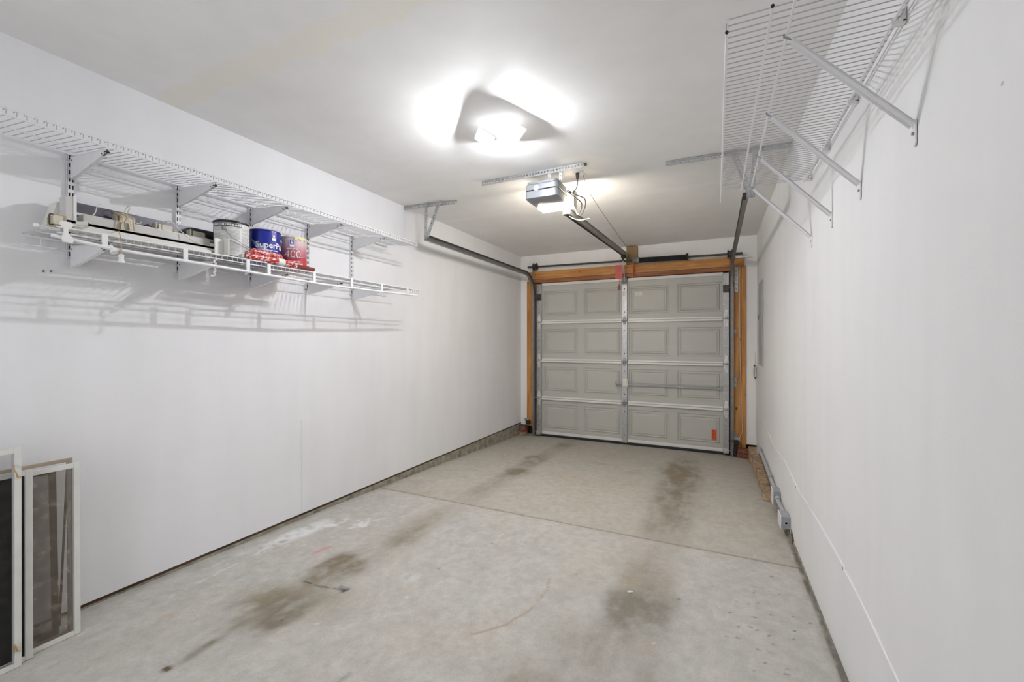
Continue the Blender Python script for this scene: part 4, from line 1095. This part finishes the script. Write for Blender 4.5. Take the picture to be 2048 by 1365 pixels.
MB().box(.321, .325, .690, .716, 1.768, 1.800).out('clip_plate', M['cream'], t)
# cords and tassels
for k in range(8):
    y = .945 + k * .007; dz = random.uniform(-.01, .012)
    yy = y + random.uniform(.0, .02)
    MB().tube(smooth_path([(.118, y, 1.905 + dz * .3), (.176, y + .002, 1.880), (.178, yy - .012, 1.845 + dz), (.180, yy - .006, 1.810)]), .0023, 5).out('pull_cord', M['cord'] if k % 3 else M['cordy'], hr, smooth=60)
MB().tube(smooth_path([(.12, .99, 1.905), (.15, .99, 1.935), (.12, .992, 1.94), (.10, .985, 1.90)]), .0023, 5).out('pull_cord', M['cord'], hr, smooth=60)
MB().tube(smooth_path([(.12, .900, 1.927), (.135, .885, 1.915), (.15, .872, 1.88), (.15, .862, 1.862)]), .0023, 5).out('pull_cord', M['cord'], hr, smooth=60)
MB().tube(smooth_path([(.19, .86, 1.822), (.21, .89, 1.812), (.23, .93, 1.810), (.24, 1.0, 1.812), (.25, 1.02, 1.809), (.24, 1.05, 1.81)]), .0023, 5).out('pull_cord', M['cord'], hr, smooth=60)
o = MB().tube(smooth_path([(.12, 1.13, 1.905), (.15, 1.15, 1.91), (.20, 1.20, 1.84), (.23, 1.25, 1.812), (.27, 1.30, 1.812), (.28, 1.26, 1.812)]), .0023, 6).out('pull_cord', M['cord'], hr, smooth=60)
TS = [(.0012, .036), (.006, .034), (.0095, .030), (.0078, .020), (.0088, .010), (.012, .003), (.011, 0)]


def tassel(p, axis, name='tassel'):
    return MB().lathe(p, TS[::-1], 18, axis)


t = thing('cord_tassel', (.372, .868, 1.685), 'white bell-shaped tassel hanging on a cord in front of the lower shelf', 'tassel')
tassel((.378, .868, 1.648), (0, 0, 1)).out('bell', M['whiteplastic'], t, smooth=50)
MB().tube([(.378, .868, 1.682), (.377, .868, 1.735), (.36, .868, 1.776), (.30, .868, 1.778)], .0018, 6).out('cord', M['cordy'], t)
t = thing('cord_tassel', (.355, .835, 1.70), 'white tassel hooked sideways over hanging rod near shelf end', 'tassel')
MB().lathe((.380, .846, 1.684), [(.012, 0), (.011, .010), (.008, .020), (.0075, .034)], 18, (-.5, -.2, .8)).out('bell', M['whiteplastic'], t, smooth=50)
MB().tube(smooth_path([(.362, .839, 1.712), (.356, .832, 1.728), (.350, .822, 1.736), (.340, .815, 1.730)]), .002, 6).out('cord', M['darksteel'], t)
t = thing('cord_tassel', (.300, .782, 1.79), 'cream tassel lying on its side on the near shelf end', 'tassel')
MB().lathe((.318, .790, 1.788), [(.013, 0), (.013, .008), (.009, .018), (.008, .034)], 18, (-.45, -.9, 0)).out('bell', M['oldwhite'], t, smooth=50)
MB().cyl((.3185, .791, 1.788), (.317, .788, 1.788), .009, n=14).out('hollow', M['slot'], t)
t = thing('rod_end_bracket', (.37, .70, 1.73), 'white waisted plastic bracket holding the near end of hanging rod', 'bracket')
MB().prism([(.374, .690, 1.772), (.374, .722, 1.772), (.374, .726, 1.760), (.374, .712, 1.742), (.374, .712, 1.728), (.374, .728, 1.712), (.374, .724, 1.694), (.374, .698, 1.696), (.374, .692, 1.712), (.374, .700, 1.730), (.374, .700, 1.745), (.374, .690, 1.758)], (.010, 0, 0)).out('plate', M['whiteplastic'], t, bevel=.003)
t = thing('shelf_rod_stub', (.36, .655, 1.745), 'white plastic-tipped rod stub poking out past the near shelf end', 'rod')
MB().cyl((.345, .700, 1.745), (.35, .640, 1.746), .004, n=10).out('stub', M['wire'], t, smooth=50)
MB().lathe((.35, .645, 1.746), [(.006, 0), (.008, -.004), (.007, -.012), (.003, -.014)], 14, (0, 1, 0)).out('cap', M['whiteplastic'], t, smooth=50)
o = MB()
pts = [(.352 + .004 * math.cos(i * 1.3), 1.236 + .004 * math.sin(i * 1.3), 1.735 - i * .0055) for i in range(16)]
pts += [(.352, 1.228, 1.648), (.352, 1.218, 1.646)]
o = MB().tube(pts, .0045, 6).out('twist_tie', M['whiteplastic'], smooth=60); tag(o, 'twisted white plastic strip hanging from the shelf under the white can', 'strip')

# ------------------------------------------------------------------ window screens leaning bottom left
def screen(x, yr, zt, frame, meshm, label, w=.019, tx=0.0, wid=.62, mull=None, z0=None, name='window_screen', diag=False):
    z0 = fz(yr) + .002 if z0 is None else z0
    yl = yr - wid; t = thing(name, (x, (yl + yr) / 2, z0), label, 'window screen')
    th = .0045
    def fr(y, z): return (x + tx * (z - z0), y, z)
    MB().prism([fr(yr - w, z0), fr(yr, z0), fr(yr, zt), fr(yr - w, zt)], (th * 2, 0, 0)).out('side_rail', frame, t, bevel=.001)
    MB().prism([fr(yl, z0), fr(yl + w, z0), fr(yl + w, zt), fr(yl, zt)], (th * 2, 0, 0)).out('side_rail', frame, t, bevel=.001)
    MB().prism([fr(yl + w, zt - w), fr(yr - w, zt - w), fr(yr - w, zt), fr(yl + w, zt)], (th * 2, 0, 0)).out('top_rail', frame, t, bevel=.001)
    MB().prism([fr(yl + w, z0), fr(yr - w, z0), fr(yr - w, z0 + w), fr(yl + w, z0 + w)], (th * 2, 0, 0)).out('bottom_rail', frame, t, bevel=.001)
    MB().prism([fr(yr - w - .003, z0 + w), fr(yr - w - .0005, z0 + w), fr(yr - w - .0005, zt - w), fr(yr - w - .003, zt - w)], (th * 2.2, 0, 0)).out('spline', M['grey'], t)
    if meshm is None: return t
    mm = MB(); v = [fr(yl + w, z0 + w), fr(yr - w, z0 + w), fr(yr - w, zt - w), fr(yl + w, zt - w)]
    mm.add([(a[0] + th, a[1], a[2]) for a in v], [(0, 1, 2, 3)]); mm.out('mesh', meshm, t)
    return t


sa = screen(.236, .633, .947, M['aluwhite'], M['mesh_clear'], 'tallest white-framed window screen, nearest the room, cut off by the photo edge', tx=-.002)
for z, s in ((.865, 1), (.235, -1)):
    MB().tube(smooth_path([(.247, .614, z + .02 * s), (.256, .612, z + .008), (.256, .618, z - .01), (.247, .622, z - .022), (.248, .630, z - .026)]), .0022, 6).out('lift_tab', M['cordy'], sa, smooth=60)
screen(.215, .668, .855, M['aluwhite'], M['mesh_dark'], 'white-framed window screen with black mesh, between the tallest and the widest-showing one', tx=-.004)
sc = screen(.190, .809, .842, M['aluwhite'], M['mesh_mid'], 'white-framed window screen showing most of its dusty brown mesh, rightmost of the pile', wid=.70, tx=-.01)
screen(.160, .800, .858, M['framewood'], None, 'raw wood framed screen standing behind the white ones', wid=.70, tx=-.02, w=.014)
# darker frames standing behind, seen through the mesh
YB0, YB1 = .746, .744
t = thing('window_screen', (.13, .40, .15), 'dark brown framed screen leaning askew behind the dusty mesh', 'window screen')
MB().prism([(.132, YB0, .155), (.132, YB0 + .020, .155), (.105, YB1 + .020, .82), (.105, YB1, .82)], (.008, 0, 0)).out('side_rail', M['browntrim'], t)
MB().prism([(.132, .15, .155), (.132, YB0, .155), (.132, YB0, .175), (.132, .15, .175)], (.008, 0, 0)).out('bottom_rail', M['browntrim'], t)
MB().prism([(.106, .15, .80), (.106, YB1, .80), (.105, YB1, .82), (.105, .15, .82)], (.008, 0, 0)).out('top_rail', M['browntrim'], t)
mm = MB().add([(.136, .15, .175), (.136, YB0, .175), (.110, YB1, .80), (.110, .15, .80)], [(0, 1, 2, 3)]); mm.out('mesh', M['mesh_mid'], t)
YT0, YT1 = .774, .806
t = thing('window_screen', (.10, .40, .15), 'narrow black-edged screen leaning against the wall at the back of the pile', 'window screen')
MB().prism([(.100, YT0, .17), (.100, YT0 + .006, .17), (.075, YT1 + .006, .80), (.075, YT1, .80)], (.006, 0, 0)).out('side_rail', M['slot'], t)
MB().prism([(.100, .15, .155), (.100, .774, .155), (.100, .774, .170), (.100, .15, .170)], (.008, 0, 0)).out('bottom_rail', M['browntrim'], t)
MB().prism([(.120, .808, .16), (.120, .813, .16), (.095, .813, .80), (.095, .808, .80)], (.03, 0, 0)).out('edge_channel', M['galvdull'], t)

# ------------------------------------------------------------------ right wall: breaker panel, wires, conduit, boxes, bricks
t = thing('breaker_panel', (W, 5.03, 1.08), 'flat grey electrical panel on right wall near the garage door', 'electrical panel')
MB().box(W - .010, W - .0005, 4.845, 5.235, 1.082, 1.945).out('cover', M['grey'], t, bevel=.003)
MB().box(W - .015, W - .009, 4.885, 5.195, 1.30, 1.90).out('panel_door', M['greypvc'], t, bevel=.002)
MB().box(W - .018, W - .014, 5.165, 5.185, 1.56, 1.61).out('latch', M['slot'], t)
t = thing('coiled_wire', (2.935, D, .98), 'small coil of white wire hooked in the right back corner', 'wire')
for k in range(4):
    pts = []
    for i in range(24):
        a = 2 * math.pi * i / 24; pts.append((2.926 + .011 * math.cos(a) + .003 * k - .004, D - .008 - .003 * k, .985 + (.062 + .003 * k) * math.sin(a)))
    MB().tube(pts, .003, 6, closed=True).out('coil', M['oldwhite'], t, smooth=60)
for hx, hz in ((2.925, 1.052), (2.932, .915)): MB().cyl((hx, D - .02, hz), (hx, D, hz), .010, n=10).out('hook', M['darksteel'], t)
MB().tube([(2.930, D - .006, 1.20), (2.928, D - .006, 1.05)], .0028, 6).tube([(2.930, D - .006, .91), (2.940, D - .006, .84), (2.942, D - .006, .20)], .0028, 6).out('lead', M['oldwhite'], t)
t = thing('wall_wire', (W, 3.5, .5), 'thin white wire stapled in a sagging line low along the right wall', 'wire')
MB().tube(smooth_path([(W - .003, 4.49, .530), (W - .003, 4.15, .500), (W - .003, 3.85, .50), (W - .003, 3.50, .515), (W - .003, 3.36, .525), (W - .003, 2.96, .500), (W - .003, 2.93, .495)]), .0036, 6)\
    .tube(smooth_path([(W - .003, 2.93, .493), (W - .003, 2.5, .510), (W - .003, 1.967, .514), (W - .003, 1.925, .508)]), .0036, 6)\
    .tube(smooth_path([(W - .003, 1.925, .506), (W - .003, 1.69, .497), (W - .003, 1.407, .465), (W - .003, 1.1, .43)]), .0036, 6).out('wire', M['brightwhite'], t, smooth=60)
for q in ((2.925, 2.935, .488, .500), (1.920, 1.930, .500, .514)): MB().box(W - .007, W, *q).out('staple', M['grey'], t)
o = MB().tube([(W - .002, 5.35, .50), (W - .002, 4.9, .535), (W - .002, 4.49, .531)], .0018, 5).out('painted_wire', M['wall_r']); tag(o, 'paint-covered wire running from back corner along right wall', 'wire')

t = thing('conduit', (W - .02, 4.0, .2), 'grey plastic conduit pipe running low along right wall to the boxes', 'conduit')
MB().tube(smooth_path([(W - .025, 5.0, .235), (W - .022, 4.6, .235), (W - .022, 4.0, .220), (W - .020, 3.745, .217)]), .013, 12).tube([(W - .022, 3.572, .195), (W - .022, 3.282, .200)], .013, 12).out('pipe', M['greypvc'], t, smooth=50)
MB().cyl((W - .025, 5.02, .235), (W - .025, 4.93, .235), .021, n=16).cyl((W - .03, 5.0, .235), (W - .03, 5.0, .19), .018, n=14).out('elbow', M['greypvc'], t, smooth=50)
MB().cyl((W - .022, 3.596, .205), (W - .022, 3.575, .196), .018, n=16).out('fitting', M['greypvc'], t, smooth=50)
MB().cyl((W - .02, 3.74, .217), (W - .02, 3.71, .217), .017, n=16).out('fitting', M['greypvc'], t, smooth=50)
MB().box(W - .036, W, 4.02, 4.04, .212, .240).out('strap', M['galv'], t)
for (ya, yb, za, zb, dep, lab) in ((3.602, 3.705, .150, .248, .046, 'grey electrical box on right wall, the one farther from camera'),
                                   (3.160, 3.275, .152, .228, .050, 'grey electrical box with round knockout, nearest camera on right wall')):
    t = thing('electrical_box', (W, (ya + yb) / 2, za), lab, 'electrical box')
    MB().box(W - dep, W - .001, ya, yb, za, zb).out('box_body', M['greyside'], t, bevel=.003)
    MB().box(W - dep - .007, W - dep, ya - .003, yb + .003, za - .003, zb + .003).out('cover_plate', M['whiteplastic'], t, bevel=.002)
    if ya < 3.3:
        MB().lathe((W - .024, ya + .001, .188), [(.012, 0), (.012, .003), (.008, .003), (.007, .001)], 18, (0, -1, 0)).out('knockout', M['greypvc'], t, smooth=40)
t = MB().prism([(W - .012, 3.02, .12), (W - .004, 3.12, .12), (W - .004, 3.12, .17), (W - .004, 3.05, .15)], (.010, 0, 0)).out('dark_plug', M['darkwood']); tag(t, 'dark wood scrap wedged below the nearest electrical box', 'wood scrap')

# bricks at the right corner: a low stepped ledge
t = thing('brick_ledge', (2.9, 4.9, .05), 'low stepped ledge of worn tan bricks at the foot of right wall', 'brick ledge')
rnd = random.Random(4)
ys = 5.56
i = 0
while ys > 4.02:
    ln = rnd.uniform(.17, .20); top = .138 if ys > 4.75 else (.118 if ys > 4.35 else .088)
    xo = 2.868 + rnd.uniform(-.012, .012) + (.008 if ys < 4.6 else 0)
    MB().box(xo, W - .007, ys - ln, ys - .016, fz(ys) - .05, top + rnd.uniform(-.010, .008)).out('brick', M['brick'], t, bevel=.006)
    ys -= ln; i += 1
MB().box(2.874, W - .008, 4.0, 5.56, -.05, .085).out('mortar', M['curb'], t)
t = thing('brick_stub', (2.80, 5.55, .02), 'two stacked dark red bricks below the right wood post', 'bricks')
MB().box(2.745, 2.862, 5.48, 5.585, -.02, .052).out('brick', M['brickred'], t, bevel=.005)
MB().box(2.750, 2.864, 5.475, 5.585, .058, .104).out('brick', M['brickred'], t, bevel=.005)
t = thing('brick_stub', (.05, 5.55, .02), 'rough broken red brick in the left back corner', 'bricks')
MB().box(.012, .105, 5.47, 5.588, -.01, .060).out('brick', M['brick'], t, bevel=.008)
MB().box(.045, .120, 5.45, 5.588, .062, .128).out('brick', M['brickred'], t, bevel=.008)

# safety sensors
for x, z, lab, s_ in ((2.70, .190, 'black safety sensor on bracket beside the right track bottom', 1), (.198, .205, 'black safety sensor beside the left track bottom', -1)):
    t = thing('safety_sensor', (x, 5.46, z), lab, 'sensor')
    xx = x + s_ * .012
    MB().box(min(xx, xx + s_ * .045), max(xx, xx + s_ * .045), 5.43, 5.50, z - .03, z + .028).out('sensor_body', M['black'], t, bevel=.004)
    MB().box(min(xx, xx + s_ * .06), max(xx, xx + s_ * .06), 5.50, 5.57, z - .012, z - .008).cyl((xx + s_ * .05, 5.44, z + .045), (xx + s_ * .05, 5.425, z + .045), .014, n=14).box(min(xx, xx + s_ * .06), max(xx, xx + s_ * .06), 5.435, 5.44, z + .02, z + .055).out('bracket', M['galvdull'], t)
    if s_ > 0:
        MB().cyl((2.655, 5.46, z + .005), (2.712, 5.46, z + .005), .006, n=10).out('lens', M['black'], t)
        MB().box(2.712, 2.742, 5.50, 5.57, .02, .16).out('guard', M['black'], t)
t = thing('post_wire', (2.785, 5.57, 1.2), 'thin white wire stapled down the front of the right wood post', 'wire')
MB().tube(smooth_path([(2.772, 5.564, 2.19), (2.775, 5.564, 1.6), (2.780, 5.564, 1.1), (2.790, 5.564, .7), (2.797, 5.56, .40), (2.800, 5.56, .30), (2.778, 5.55, .235), (2.752, 5.53, .212)]), .0024, 6).out('wire', M['cord'], t, smooth=60)
o = MB().box(2.715, 2.745, 5.555, 5.574, .86, .91).tube(smooth_path([(2.745, 5.555, .90), (2.760, 5.55, .935), (2.755, 5.55, .965), (2.745, 5.55, .955)]), .003, 6).out('latch_hook', M['galvdull'])
tag(o, 'small steel latch hook on the right post at mid height', 'hook')

# small bits on the floor
o = crumple((2.145, 2.075, fz(2.08) + .004), (2.168, 2.09, fz(2.08) + .004), .006, 6, 4, 8).out('paper_scrap', M['whiteplastic']); tag(o, 'tiny white crumb lying on the floor of the right wheel path', 'scrap')
# nail heads on the left wall
for i, (y, z, w_) in enumerate(((.762, 1.625, 'left'), (.784, 1.628, 'right'))):
    o = MB().cyl((0, y, z), (.004, y, z), .0035, n=10).out('nail_head', M['darksteel']); tag(o, w_ + ' one of two dark nail heads in the left wall below the near shelf end', 'nail')
